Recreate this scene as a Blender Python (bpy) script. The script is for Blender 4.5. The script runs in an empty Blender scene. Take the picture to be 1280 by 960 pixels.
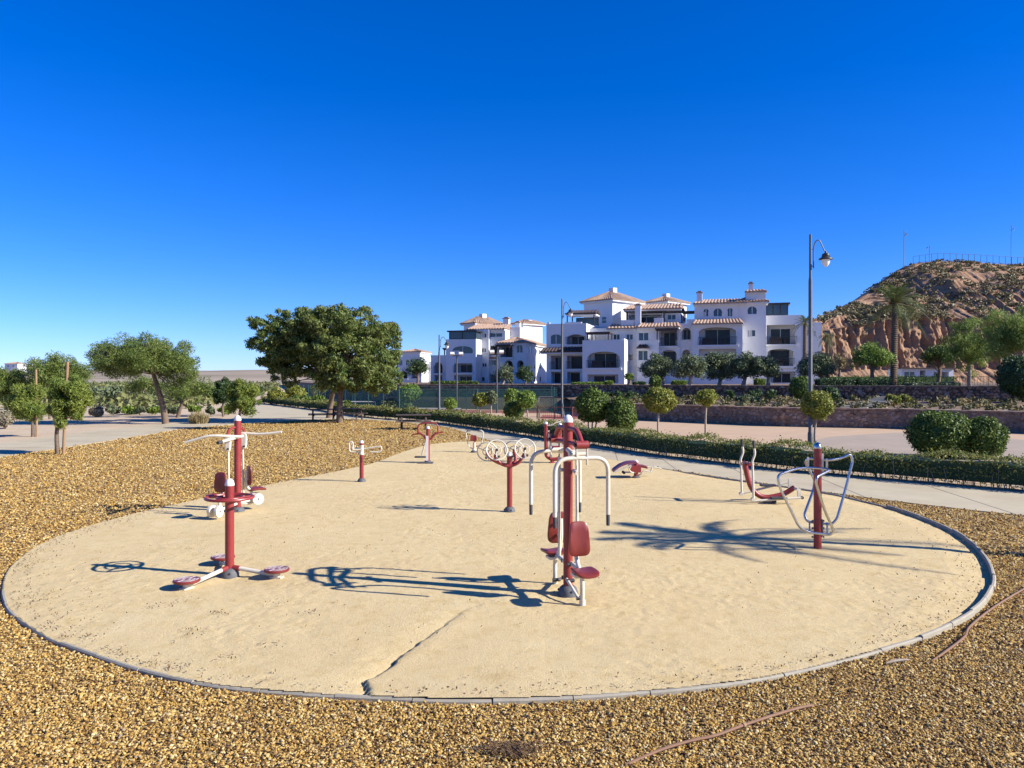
import bpy, math, random
import numpy as np
from mathutils import Vector, Matrix

# ------------------------------------------------------------------ camera, sky, sun, exposure
scene = bpy.context.scene
C = scene.collection
F, H0, HY = 960.0, 2.5, 475.0          # focal length in photo pixels, eye height, horizon row
cam_d = bpy.data.cameras.new('camera'); cam = bpy.data.objects.new('camera', cam_d); C.objects.link(cam)
cam_d.sensor_width = 36; cam_d.lens = 36 * F / 1280; cam_d.shift_y = -5 / 1280
cam_d.clip_start = 0.1; cam_d.clip_end = 6000
cam.location = (0, 0, H0); cam.rotation_euler = (math.pi / 2, 0, 0)
scene.camera = cam
SUN_EL = math.radians(30); SUN_AZ = math.radians(105)
S = Vector((math.sin(SUN_AZ) * math.cos(SUN_EL), math.cos(SUN_AZ) * math.cos(SUN_EL), math.sin(SUN_EL)))
world = bpy.data.worlds.new('World'); scene.world = world; world.use_nodes = True
wn = world.node_tree.nodes; wl = world.node_tree.links
bg = wn['Background']; sky = wn.new('ShaderNodeTexSky'); sky.sky_type = 'NISHITA'; sky.sun_disc = False
sky.sun_elevation = SUN_EL; sky.sun_rotation = SUN_AZ
sky.altitude = 1200; sky.air_density = 1.0; sky.dust_density = 0.05; sky.ozone_density = 3.0
hs = wn.new('ShaderNodeHueSaturation'); hs.inputs['Saturation'].default_value = 1.15; hs.inputs['Value'].default_value = 1.0
wl.new(sky.outputs[0], hs.inputs['Color']); 
tint = wn.new('ShaderNodeMix'); tint.data_type = 'RGBA'; tint.blend_type = 'MULTIPLY'; tint.inputs[0].default_value = 1; tint.inputs[7].default_value = (0.60, 0.755, 1.31, 1)
hs2 = wn.new('ShaderNodeHueSaturation'); hs2.inputs['Saturation'].default_value = 1.1
gm = wn.new('ShaderNodeGamma'); gm.inputs[1].default_value = 1.0
wl.new(hs.outputs[0], tint.inputs[6]); wl.new(tint.outputs[2], gm.inputs[0]); wl.new(gm.outputs[0], hs2.inputs['Color']); wl.new(hs2.outputs[0], bg.inputs['Color'])
bg.inputs['Strength'].default_value = 0.082
sun_d = bpy.data.lights.new('sun', 'SUN'); sun_d.energy = 5.0; sun_d.angle = math.radians(0.53); sun_d.color = (1.0, 0.955, 0.87)
sun = bpy.data.objects.new('sun', sun_d); C.objects.link(sun)
sun.rotation_euler = S.to_track_quat('Z', 'Y').to_euler()
scene.view_settings.view_transform = 'Standard'; scene.view_settings.look = 'None'
scene.view_settings.exposure = 0.88; scene.view_settings.gamma = 1.0

rng = np.random.default_rng(7); random.seed(7)
def R(a, b): return random.uniform(a, b)
def G(px, py, z=0.0):
    Y = F * (H0 - z) / (py - HY); return ((px - 640) / F * Y, Y, z)
def A(px, py, Y): return ((px - 640) / F * Y, Y, H0 - (py - HY) / F * Y)

# ------------------------------------------------------------------ materials
MAT = {}
def mk(name, c1, c2=None, scale=3.0, rough=0.7, bump=0.0, bscale=None, metal=0.0, detail=5, c3=None, s3=0.4, spec=0.5, coat=0.0):
    m = bpy.data.materials.new(name); m.use_nodes = True; n = m.node_tree.nodes; l = m.node_tree.links
    b = n['Principled BSDF']; b.inputs['Roughness'].default_value = rough; b.inputs['Metallic'].default_value = metal
    b.inputs['Specular IOR Level'].default_value = spec; b.inputs['Coat Weight'].default_value = coat
    tc = n.new('ShaderNodeTexCoord'); vec = tc.outputs['Object']
    if name == 'ridge':
        mp = n.new('ShaderNodeMapping'); mp.inputs['Scale'].default_value = (0.35, 0.35, 22); l.new(vec, mp.inputs[0]); vec = mp.outputs[0]
    def noise(sc, det=detail):
        t = n.new('ShaderNodeTexNoise'); t.inputs['Scale'].default_value = sc; t.inputs['Detail'].default_value = det
        t.inputs['Roughness'].default_value = 0.65; l.new(vec, t.inputs['Vector']); return t
    def mixc(fac, a, bb, lo=0.3, hi=0.7):
        mr = n.new('ShaderNodeMapRange'); mr.inputs[1].default_value = lo; mr.inputs[2].default_value = hi
        l.new(fac, mr.inputs[0]); mx = n.new('ShaderNodeMix'); mx.data_type = 'RGBA'; l.new(mr.outputs[0], mx.inputs[0])
        for s, v in ((6, a), (7, bb)):
            if isinstance(v, tuple): mx.inputs[s].default_value = (*v, 1)
            else: l.new(v, mx.inputs[s])
        return mx.outputs[2]
    if c2 is None: b.inputs['Base Color'].default_value = (*c1, 1)
    else:
        col = mixc(noise(scale).outputs[0], c1, c2)
        if c3 is not None: col = mixc(noise(s3, 4).outputs[0], col, c3, 0.5, 0.75)
        l.new(col, b.inputs['Base Color'])
    if bump:
        bp = n.new('ShaderNodeBump'); bp.inputs['Strength'].default_value = 0.6; bp.inputs['Distance'].default_value = bump
        l.new(noise(bscale or scale * 4, 6).outputs[0], bp.inputs['Height']); l.new(bp.outputs[0], b.inputs['Normal'])
    MAT[name] = m; return m

def leafmat(name, c1, c2, trans=0.25, rough=0.55):
    m = bpy.data.materials.new(name); m.use_nodes = True; n = m.node_tree.nodes; l = m.node_tree.links
    b = n['Principled BSDF']; b.inputs['Roughness'].default_value = rough; b.inputs['Specular IOR Level'].default_value = 0.3
    c1 = tuple(v * k for v, k in zip(c1, (1.35, 1.4, 1.2))); c2 = tuple(v * k for v, k in zip(c2, (1.5, 1.5, 1.25)))
    at = n.new('ShaderNodeAttribute'); at.attribute_name = 'rnd'
    mx = n.new('ShaderNodeMix'); mx.data_type = 'RGBA'
    mx.inputs[6].default_value = (*c1, 1); mx.inputs[7].default_value = (*c2, 1); l.new(at.outputs['Fac'], mx.inputs[0])
    l.new(mx.outputs[2], b.inputs['Base Color'])
    t = n.new('ShaderNodeBsdfTranslucent'); l.new(mx.outputs[2], t.inputs['Color'])
    ms = n.new('ShaderNodeMixShader'); ms.inputs[0].default_value = trans
    l.new(b.outputs[0], ms.inputs[1]); l.new(t.outputs[0], ms.inputs[2]); l.new(ms.outputs[0], n['Material Output'].inputs['Surface'])
    MAT[name] = m; return m

mk('earth', (0.43, 0.32, 0.20), (0.54, 0.42, 0.28), 0.6, 0.95, 0.03, 9, c3=(0.36, 0.28, 0.17), s3=0.15)
mk('path', (0.41, 0.345, 0.22), (0.48, 0.41, 0.27), 1.2, 0.9, 0.004, 60, c3=(0.36, 0.295, 0.185), s3=0.35)
mk('plaza', (0.44, 0.295, 0.175), (0.50, 0.35, 0.215), 0.8, 0.9, 0.004, 40, c3=(0.40, 0.285, 0.185), s3=0.16)
mk('asphalt', (0.30, 0.235, 0.17), (0.36, 0.285, 0.21), 0.7, 0.9, 0.004, 40)
mk('kerb', (0.27, 0.24, 0.185), (0.36, 0.325, 0.25), 5, 0.9, 0.004, 40)
mk('red_paint', (0.225, 0.024, 0.022), (0.26, 0.031, 0.028), 7, 0.42, 0.0006, 90, c3=(0.30, 0.055, 0.048), s3=2.5)
mk('cream_paint', (0.60, 0.545, 0.42), (0.68, 0.62, 0.49), 6, 0.42, c3=(0.50, 0.43, 0.30), s3=6)
mk('white_cap', (0.75, 0.73, 0.68), (0.68, 0.66, 0.60), 9, 0.5)
mk('seat_plastic', (0.165, 0.022, 0.016), (0.20, 0.03, 0.022), 6, 0.38, 0.0005, 60)
mk('purple_pad', (0.13, 0.03, 0.07), (0.17, 0.045, 0.09), 5, 0.5)
mk('rubber', (0.035, 0.037, 0.04), (0.06, 0.06, 0.062), 12, 0.8, 0.001, 60)
mk('base_cover', (0.075, 0.078, 0.085), (0.10, 0.10, 0.105), 10, 0.7)
mk('chrome', (0.52, 0.50, 0.46), (0.66, 0.63, 0.57), 9, 0.33, metal=1.0)
mk('steel', (0.065, 0.068, 0.07), (0.095, 0.095, 0.095), 6, 0.5)
mk('dark_metal', (0.02, 0.022, 0.025), (0.03, 0.03, 0.032), 6, 0.5)
mk('wood_dark', (0.055, 0.038, 0.03), (0.09, 0.06, 0.045), 4, 0.75, 0.003, 30)
mk('stake', (0.25, 0.15, 0.08), (0.32, 0.20, 0.11), 5, 0.9, 0.004, 30)
mk('bark', (0.11, 0.075, 0.05), (0.20, 0.14, 0.10), 9, 0.95, 0.02, 22)
mk('bark_pale', (0.26, 0.21, 0.16), (0.36, 0.30, 0.23), 8, 0.95, 0.012, 22)
mk('palm_bark', (0.10, 0.07, 0.045), (0.18, 0.13, 0.085), 8, 0.95, 0.03, 18)
mk('stucco', (0.66, 0.66, 0.66), (0.71, 0.70, 0.69), 0.7, 0.9, 0.02, 9, c3=(0.62, 0.615, 0.61), s3=0.12)
mk('roof_tile', (0.29, 0.18, 0.12), (0.44, 0.315, 0.225), 2.6, 0.9, 0.01, 12, c3=(0.22, 0.12, 0.075), s3=1.1)
mk('roof_dark', (0.045, 0.03, 0.028), (0.07, 0.045, 0.04), 3, 0.7)
mk('glass', (0.03, 0.05, 0.065), (0.05, 0.075, 0.095), 0.6, 0.07, spec=0.6)
mk('door_glass', (0.018, 0.024, 0.03), (0.045, 0.055, 0.06), 0.5, 0.2, spec=0.25)
mk('frame_white', (0.7, 0.7, 0.7), (0.75, 0.75, 0.74), 3, 0.5)
mk('curtain', (0.5, 0.5, 0.5), (0.6, 0.59, 0.57), 2, 0.9)
mk('stone_a', (0.13, 0.075, 0.05), (0.36, 0.235, 0.155), 3.2, 0.95, 0.02, 14, c3=(0.36, 0.32, 0.28), s3=2.3, detail=1)
mk('mortar', (0.17, 0.12, 0.09), (0.22, 0.16, 0.12), 4, 0.95, 0.02, 20)
mk('slope_soil', (0.13, 0.085, 0.05), (0.21, 0.14, 0.085), 1.2, 0.95, 0.05, 5)
mk('cliff', (0.26, 0.135, 0.072), (0.36, 0.215, 0.12), 0.3, 0.97, 0.7, 1.1, c3=(0.35, 0.225, 0.135), s3=0.09)
mk('ridge', (0.22, 0.17, 0.11), (0.36, 0.285, 0.20), 0.012, 1.0, 0.0, c3=(0.14, 0.125, 0.075), s3=0.03)
mk('pipe_brown', (0.17, 0.085, 0.045), (0.23, 0.12, 0.065), 8, 0.7)
mk('lamp_glass', (0.75, 0.75, 0.70), (0.8, 0.8, 0.76), 3, 0.25)
mk('court_green', (0.03, 0.12, 0.09), (0.04, 0.15, 0.11), 0.3, 0.9)
mk('court_red', (0.30, 0.09, 0.06), (0.36, 0.12, 0.08), 0.5, 0.9)
mk('fence_green', (0.03, 0.10, 0.085), (0.04, 0.12, 0.10), 2, 0.6)
mk('red_rail', (0.13, 0.04, 0.035), (0.17, 0.05, 0.045), 3, 0.6)
mk('litter', (0.09, 0.055, 0.03), (0.20, 0.12, 0.06), 30, 0.9)
leafmat('leaf_broad', (0.055, 0.092, 0.026), (0.175, 0.185, 0.06), 0.36)
leafmat('leaf_pine', (0.060, 0.095, 0.022), (0.145, 0.170, 0.045), 0.28)
leafmat('leaf_young_pine', (0.075, 0.115, 0.020), (0.185, 0.205, 0.048), 0.3)
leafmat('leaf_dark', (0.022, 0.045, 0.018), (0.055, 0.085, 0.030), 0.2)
leafmat('leaf_olive', (0.060, 0.078, 0.042), (0.125, 0.145, 0.085), 0.15)
leafmat('leaf_topiary', (0.035, 0.068, 0.014), (0.105, 0.135, 0.026), 0.2)
leafmat('leaf_yellow', (0.10, 0.125, 0.022), (0.215, 0.20, 0.045), 0.28)
leafmat('leaf_hedge', (0.050, 0.080, 0.018), (0.220, 0.200, 0.070), 0.38)
leafmat('leaf_fresh', (0.07, 0.125, 0.022), (0.165, 0.210, 0.045), 0.3)
leafmat('leaf_feather', (0.085, 0.135, 0.028), (0.20, 0.235, 0.065), 0.35)
leafmat('leaf_belt', (0.055, 0.075, 0.028), (0.16, 0.16, 0.07), 0.2)
leafmat('leaf_bank', (0.030, 0.045, 0.016), (0.16, 0.125, 0.06), 0.15)
leafmat('leaf_palm', (0.045, 0.070, 0.025), (0.130, 0.150, 0.060), 0.2)
leafmat('leaf_dry', (0.16, 0.125, 0.07), (0.30, 0.235, 0.13), 0.2)
leafmat('leaf_grey', (0.13, 0.11, 0.085), (0.23, 0.20, 0.165), 0.1)
leafmat('leaf_scrub', (0.075, 0.068, 0.038), (0.165, 0.135, 0.078), 0.15)

def chain_mesh():
    m = bpy.data.materials.new('chain_mesh'); m.use_nodes = True; n = m.node_tree.nodes; l = m.node_tree.links
    b = n['Principled BSDF']; b.inputs['Base Color'].default_value = (0.03, 0.11, 0.09, 1); b.inputs['Roughness'].default_value = 0.7
    t = n.new('ShaderNodeBsdfTransparent'); ms = n.new('ShaderNodeMixShader'); ms.inputs[0].default_value = 0.42
    l.new(t.outputs[0], ms.inputs[1]); l.new(b.outputs[0], ms.inputs[2]); l.new(ms.outputs[0], n['Material Output'].inputs['Surface'])
    MAT['chain_mesh'] = m
chain_mesh()

def gravel_mats():
    cols = [(0.0, (0.06, 0.03, 0.010)), (0.20, (0.20, 0.10, 0.024)), (0.42, (0.39, 0.225, 0.045)), (0.66, (0.50, 0.315, 0.075)),
            (0.82, (0.54, 0.385, 0.13)), (0.95, (0.58, 0.46, 0.23)), (1.0, (0.30, 0.21, 0.12))]
    def ramp(n):
        r = n.new('ShaderNodeValToRGB')
        while len(r.color_ramp.elements) < len(cols): r.color_ramp.elements.new(0.5)
        for e, (p, c) in zip(r.color_ramp.elements, cols): e.position = p; e.color = (*c, 1)
        return r
    m = bpy.data.materials.new('pebble'); m.use_nodes = True; n = m.node_tree.nodes; l = m.node_tree.links
    b = n['Principled BSDF']; b.inputs['Roughness'].default_value = 0.8
    oi = n.new('ShaderNodeObjectInfo'); r = ramp(n); l.new(oi.outputs['Random'], r.inputs[0]); l.new(r.outputs[0], b.inputs['Base Color'])
    MAT['pebble'] = m
    m = bpy.data.materials.new('gravel_bed'); m.use_nodes = True; n = m.node_tree.nodes; l = m.node_tree.links
    b = n['Principled BSDF']; b.inputs['Roughness'].default_value = 0.9
    tc = n.new('ShaderNodeTexCoord'); v = n.new('ShaderNodeTexVoronoi'); v.inputs['Scale'].default_value = 24; v.voronoi_dimensions = '2D'
    l.new(tc.outputs['Object'], v.inputs['Vector'])
    sp = n.new('ShaderNodeSeparateColor'); l.new(v.outputs['Color'], sp.inputs[0])
    r = ramp(n); l.new(sp.outputs[0], r.inputs[0])
    ns = n.new('ShaderNodeTexNoise'); ns.inputs['Scale'].default_value = 0.5; ns.inputs['Detail'].default_value = 6; l.new(tc.outputs['Object'], ns.inputs['Vector'])
    mr = n.new('ShaderNodeMapRange'); mr.inputs[1].default_value = 0.58; mr.inputs[2].default_value = 0.76; mr.inputs[4].default_value = 0.5; l.new(ns.outputs[0], mr.inputs[0])
    mx = n.new('ShaderNodeMix'); mx.data_type = 'RGBA'; mx.inputs[7].default_value = (0.26, 0.15, 0.06, 1)
    l.new(mr.outputs[0], mx.inputs[0]); l.new(r.outputs[0], mx.inputs[6]); l.new(mx.outputs[2], b.inputs['Base Color'])
    bp = n.new('ShaderNodeBump'); bp.inputs['Strength'].default_value = 0.6; bp.inputs['Distance'].default_value = 0.02; bp.invert = True
    l.new(v.outputs['Distance'], bp.inputs['Height']); l.new(bp.outputs[0], b.inputs['Normal'])
    MAT['gravel_bed'] = m
gravel_mats()

def sand_mat():
    m = bpy.data.materials.new('sand'); m.use_nodes = True; n = m.node_tree.nodes; l = m.node_tree.links
    b = n['Principled BSDF']; b.inputs['Roughness'].default_value = 0.95; b.inputs['Specular IOR Level'].default_value = 0.2
    tc = n.new('ShaderNodeTexCoord')
    def noise(sc, det, ro=0.6):
        t = n.new('ShaderNodeTexNoise'); t.inputs['Scale'].default_value = sc; t.inputs['Detail'].default_value = det; t.inputs['Roughness'].default_value = ro
        l.new(tc.outputs['Object'], t.inputs['Vector']); return t.outputs[0]
    def ramp(f, lo, hi):
        mr = n.new('ShaderNodeMapRange'); mr.inputs[1].default_value = lo; mr.inputs[2].default_value = hi; l.new(f, mr.inputs[0]); return mr.outputs[0]
    def mix(f, a, bb):
        mx = n.new('ShaderNodeMix'); mx.data_type = 'RGBA'; l.new(f, mx.inputs[0])
        for s, v in ((6, a), (7, bb)):
            if isinstance(v, tuple): mx.inputs[s].default_value = (*v, 1)
            else: l.new(v, mx.inputs[s])
        return mx.outputs[2]
    c = mix(ramp(noise(0.45, 6), 0.35, 0.65), (0.59, 0.445, 0.225), (0.63, 0.49, 0.255))
    c = mix(ramp(noise(5, 8), 0.5, 0.75), c, (0.53, 0.385, 0.17))
    c = mix(ramp(noise(75, 3), 0.58, 0.70), c, (0.38, 0.265, 0.125)); c = mix(ramp(noise(38, 3), 0.60, 0.75), c, (0.68, 0.55, 0.30))
    c = mix(ramp(noise(1.1, 5), 0.60, 0.78), c, (0.65, 0.52, 0.29))
    l.new(c, b.inputs['Base Color'])
    ad = n.new('ShaderNodeMath'); ad.operation = 'MULTIPLY_ADD'; ad.inputs[1].default_value = 0.8
    l.new(noise(75, 5, 0.75), ad.inputs[0]); l.new(noise(14, 6, 0.75), ad.inputs[2])
    bp = n.new('ShaderNodeBump'); bp.inputs['Strength'].default_value = 0.55; bp.inputs['Distance'].default_value = 0.022
    l.new(ad.outputs[0], bp.inputs['Height']); l.new(bp.outputs[0], b.inputs['Normal'])
    MAT['sand'] = m
sand_mat()

# ------------------------------------------------------------------ mesh helpers
def catmull(P, sub=6, closed=False):
    P = [Vector(p) for p in P]; n = len(P); out = []
    if n < 3 and not closed: return P
    for i in range(n if closed else n - 1):
        if closed: a, b, c, d = P[(i - 1) % n], P[i], P[(i + 1) % n], P[(i + 2) % n]
        else: a, b, c, d = P[max(i - 1, 0)], P[i], P[i + 1], P[min(i + 2, n - 1)]
        for k in range(sub):
            t = k / sub
            out.append(0.5 * ((2 * b) + (c - a) * t + (2 * a - 5 * b + 4 * c - d) * t * t + (3 * b - a - 3 * c + d) * t ** 3))
    if not closed: out.append(P[-1])
    return out
def fillet(P, r, n=5, closed=False):
    P = [Vector(p) for p in P]; N = len(P); out = []
    for i, p in enumerate(P):
        if not closed and i in (0, N - 1): out.append(p); continue
        a, b = P[(i - 1) % N] - p, P[(i + 1) % N] - p
        rr = min(r, a.length * 0.45, b.length * 0.45)
        s, e = p + a.normalized() * rr, p + b.normalized() * rr
        for k in range(n + 1):
            t = k / n; out.append((1 - t) ** 2 * s + 2 * t * (1 - t) * p + t * t * e)
    return out

class MB:
    def __init__(s): s.v = []; s.f = []
    def add(s, v, f):
        o = len(s.v); s.v += [tuple(p) for p in v]; s.f += [tuple(i + o for i in q) for q in f]; return s
    def box(s, c, d, rz=0.0, M=None):
        x, y, z = d[0] / 2, d[1] / 2, d[2] / 2; ca, sa = math.cos(rz), math.sin(rz)
        P = [(i * x, j * y, k * z) for k in (-1, 1) for j in (-1, 1) for i in (-1, 1)]
        if M is not None: P = [tuple(M @ Vector(p) + Vector(c)) for p in P]
        else: P = [(c[0] + p[0] * ca - p[1] * sa, c[1] + p[0] * sa + p[1] * ca, c[2] + p[2]) for p in P]
        return s.add(P, [(0, 2, 3, 1), (4, 5, 7, 6), (0, 1, 5, 4), (2, 6, 7, 3), (0, 4, 6, 2), (1, 3, 7, 5)])
    def tube(s, pts, r, sides=10, closed=False, caps=True):
        pts = [Vector(p) for p in pts]; n = len(pts)
        rad = r if isinstance(r, (list, tuple, np.ndarray)) else [r] * n
        if len(rad) != n: rad = np.interp(np.linspace(0, 1, n), np.linspace(0, 1, len(rad)), rad)
        V = []; nrm = None
        for i in range(n):
            if closed: t = pts[(i + 1) % n] - pts[(i - 1) % n]
            else: t = pts[min(i + 1, n - 1)] - pts[max(i - 1, 0)]
            if t.length < 1e-9: t = Vector((0, 0, 1))
            t.normalize()
            if nrm is None: nrm = t.cross(Vector((0, 0, 1)) if abs(t.z) < 0.9 else Vector((1, 0, 0))).normalized()
            else:
                nrm = nrm - t * nrm.dot(t)
                nrm = nrm.normalized() if nrm.length > 1e-6 else t.orthogonal().normalized()
            bi = t.cross(nrm)
            for k in range(sides):
                a = 2 * math.pi * k / sides; V.append(pts[i] + (nrm * math.cos(a) + bi * math.sin(a)) * float(rad[i]))
        fs = []
        for i in range(n if closed else n - 1):
            j = (i + 1) % n
            for k in range(sides):
                k2 = (k + 1) % sides; fs.append((i * sides + k, i * sides + k2, j * sides + k2, j * sides + k))
        if caps and not closed:
            fs.append(tuple(range(sides - 1, -1, -1))); fs.append(tuple((n - 1) * sides + k for k in range(sides)))
        return s.add(V, fs)
    def lathe(s, prof, c=(0, 0, 0), sides=20, axis=None):
        M = Matrix.Identity(3)
        if axis is not None: M = Vector(axis).to_track_quat('Z', 'Y').to_matrix()
        V = []; n = len(prof)
        for (r, z) in prof:
            for k in range(sides):
                a = 2 * math.pi * k / sides; V.append(M @ Vector((r * math.cos(a), r * math.sin(a), z)) + Vector(c))
        fs = [(i * sides + k, i * sides + (k + 1) % sides, (i + 1) * sides + (k + 1) % sides, (i + 1) * sides + k) for i in range(n - 1) for k in range(sides)]
        fs.append(tuple(range(sides - 1, -1, -1))); fs.append(tuple((n - 1) * sides + k for k in range(sides)))
        return s.add(V, fs)
    def ring(s, c, R_, r, axis=(0, 0, 1), sides=28, ts=8):
        M = Vector(axis).to_track_quat('Z', 'Y').to_matrix()
        return s.tube([M @ Vector((R_ * math.cos(2 * math.pi * k / sides), R_ * math.sin(2 * math.pi * k / sides), 0)) + Vector(c) for k in range(sides)], r, ts, closed=True)
    def build(s, name, mat, parent=None, smooth=True, off=None):
        me = bpy.data.meshes.new(name); v = s.v
        if off is not None: v = [(p[0] - off[0], p[1] - off[1], p[2] - off[2]) for p in v]
        me.from_pydata(v, [], s.f); me.materials.append(MAT[mat])
        if smooth:
            me.polygons.foreach_set('use_smooth', [True] * len(me.polygons)); me.set_sharp_from_angle(angle=math.radians(38))
        me.validate(); o = bpy.data.objects.new(name, me); C.objects.link(o)
        if parent is not None: o.parent = parent
        return o
def tag(o, label=None, cat=None, group=None, kind=None):
    if label: o['label'] = label
    if cat: o['category'] = cat
    if group: o['group'] = group
    if kind: o['kind'] = kind
    return o
def thing(name, loc, label, cat, group=None, rz=0.0):
    o = bpy.data.objects.new(name, None); o.empty_display_size = 0.2; C.objects.link(o); o.location = loc; o.rotation_euler = (0, 0, rz)
    return tag(o, label, cat, group)
def sheet(name, poly, z, mat, kind='structure', parent=None, skirt=0.0):
    n = len(poly); mb = MB(); V = [(p[0], p[1], z) for p in poly]; fs = [tuple(range(n))]
    if skirt: V += [(p[0], p[1], z - skirt) for p in poly]; fs += [(i, i + n, (i + 1) % n + n, (i + 1) % n) for i in range(n)]
    mb.add(V, fs); o = mb.build(name, mat, parent, smooth=False)
    import bmesh
    bm = bmesh.new(); bm.from_mesh(o.data); bmesh.ops.triangulate(bm, faces=[f for f in bm.faces if len(f.verts) > 4])
    bmesh.ops.recalc_face_normals(bm, faces=bm.faces)
    if not skirt:
        for f in bm.faces:
            if f.normal.z < 0: f.normal_flip()
    bm.to_mesh(o.data); bm.free()
    if kind: o['kind'] = kind
    return o
def np_mesh(name, V, Fq, mat, parent=None, rnd=None, smooth=False):
    V = np.asarray(V, np.float32); Fq = np.asarray(Fq, np.int32); me = bpy.data.meshes.new(name); k = Fq.shape[1]; nf = len(Fq)
    me.vertices.add(len(V)); me.vertices.foreach_set('co', V.ravel()); me.loops.add(nf * k); me.loops.foreach_set('vertex_index', Fq.ravel())
    me.polygons.add(nf); me.polygons.foreach_set('loop_start', np.arange(0, nf * k, k, dtype=np.int32)); me.polygons.foreach_set('loop_total', np.full(nf, k, np.int32))
    if rnd is not None:
        a = me.attributes.new('rnd', 'FLOAT', 'FACE'); a.data.foreach_set('value', np.asarray(rnd, np.float32))
    if smooth: me.polygons.foreach_set('use_smooth', np.ones(nf, bool))
    me.update(calc_edges=True)
    me.materials.append(MAT[mat]); o = bpy.data.objects.new(name, me); C.objects.link(o)
    if parent is not None: o.parent = parent
    return o
def leaves(name, P, size, mat, parent=None, aspect=0.45, outward=None, axis=None, spread=1.0, rnd=None):
    """diamond shaped leaf faces at points P; outward = preferred normals, axis = preferred long axis"""
    P = np.asarray(P, float); N = len(P); size = np.broadcast_to(np.asarray(size, float), (N,)) * rng.uniform(0.7, 1.3, N)
    d = rng.normal(size=(N, 3)) * spread
    if axis is not None: d = d + np.asarray(axis)
    d /= np.linalg.norm(d, axis=1, keepdims=True) + 1e-9
    q = rng.normal(size=(N, 3))
    if outward is not None:      # s = d x (outward + jitter): leaf face looks outward
        q = np.asarray(outward) + 0.55 * q
    s = np.cross(d, q); s /= np.linalg.norm(s, axis=1, keepdims=True) + 1e-9
    L = d * size[:, None]; W = s * (size * aspect)[:, None]
    V = np.stack([P - L, P + W, P + L, P - W], 1).reshape(-1, 3); Fq = np.arange(4 * N).reshape(N, 4)
    return np_mesh(name, V, Fq, mat, parent, rng.random(N) if rnd is None else rnd)
def unit(N):
    d = rng.normal(size=(N, 3)); return d / np.linalg.norm(d, axis=1, keepdims=True)
def ico(c, r, mat, name, parent, jitter=0.08, seed=0):
    n1, n2 = 14, 22; mb = MB(); V = []
    rs = np.random.default_rng(seed)
    for i in range(n1 + 1):
        th = math.pi * i / n1
        for k in range(n2):
            ph = 2 * math.pi * k / n2; j = 1 + rs.uniform(-jitter, jitter)
            V.append((c[0] + r[0] * math.sin(th) * math.cos(ph) * j, c[1] + r[1] * math.sin(th) * math.sin(ph) * j, c[2] + r[2] * math.cos(th) * j))
    mb.add(V, [(i * n2 + k, (i + 1) * n2 + k, (i + 1) * n2 + (k + 1) % n2, i * n2 + (k + 1) % n2) for i in range(n1) for k in range(n2)])
    return mb.build(name, mat, parent)
def inpoly(px, py, poly):
    poly = np.asarray(poly)[:, :2]; n = len(poly); ins = np.zeros(px.shape, bool); j = n - 1
    for i in range(n):
        xi, yi = poly[i]; xj, yj = poly[j]
        c = ((yi > py) != (yj > py)) & (px < (xj - xi) * (py - yi) / (yj - yi + 1e-12) + xi); ins ^= c; j = i
    return ins
def polyline_dist(P, line):
    P = np.asarray(P); d = np.full(len(P), 1e9)
    for a, b in zip(line[:-1], line[1:]):
        a = np.array(a[:2]); b = np.array(b[:2]); ab = b - a; t = np.clip(((P - a) @ ab) / (ab @ ab), 0, 1)
        d = np.minimum(d, np.linalg.norm(P - (a + t[:, None] * ab), axis=1))
    return d
_g = np.random.default_rng(3).random((64, 64))
def vnoise(x, y):
    xi = np.floor(x).astype(int); yi = np.floor(y).astype(int); fx = x - xi; fy = y - yi; fx = fx * fx * (3 - 2 * fx); fy = fy * fy * (3 - 2 * fy)
    g = lambda a, b: _g[a % 64, b % 64]
    return (g(xi, yi) * (1 - fx) + g(xi + 1, yi) * fx) * (1 - fy) + (g(xi, yi + 1) * (1 - fx) + g(xi + 1, yi + 1) * fx) * fy
def fbm(x, y, o=4):
    s = 0; a = 0.5
    for k in range(o): s = s + a * vnoise(x * 2 ** k + 17 * k, y * 2 ** k + 31 * k); a *= 0.5
    return s

# ------------------------------------------------------------------ ground, pad, path, plaza
sheet('ground', [(-3000, -200), (3000, -200), (3000, 3000), (-3000, 3000)], 0.0, 'earth')
PAD_PX = [(4, 743), (8, 723), (20, 707), (47, 687), (80, 672), (123, 658), (180, 643), (256, 626), (364, 603), (420, 591.6), (467, 581), (503, 567), (540, 557),
          (585, 553.5), (640, 556), (700, 565), (755, 575), (835, 589), (885, 597), (935, 604), (1026, 617), (1078, 628), (1122, 640), (1175, 660), (1209, 679),
          (1231, 700), (1242, 728), (1231, 756), (1205, 777), (1160, 799), (1111, 814), (1036, 835), (961, 852), (882, 864), (800, 872), (675, 880), (557, 881),
          (420, 875), (290, 865), (217, 853), (160, 838), (93, 815), (57, 800), (20, 775), (8, 760)]
PAD = [tuple(p) for p in catmull([G(x, y) for x, y in PAD_PX], 4, True)]
near_edge = [(26, 0.5), (20, 5.2), (12.5, 11), (9.35, 14.0), (7.6, 16.0), (5.85, 18.7), (4.42, 21.15), (3.0, 23.9), (1.3, 27.5), (-0.9, 31.4), (-3.8, 41), (-9.35, 48), (-12.5, 47.5)]
left_in = [(-15.0, 43.5), (-16.6, 39.3), (-16.4, 33), (-16.4, 24.7), (-16.5, -6)]
hedge_near = [(30, 1.5), (20, 9.6), (15.5, 13.2), (11.3, 17), (7.4, 20.9), (4.69, 25), (3.0, 28.9), (1.27, 32), (-1.4, 38), (-4.5, 44.4), (-9.8, 50.8), (-14.9, 61), (-27, 82)]
path_poly = [(p[0], p[1]) for p in catmull([(x, y, 0) for x, y in near_edge + left_in], 4)]
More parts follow.
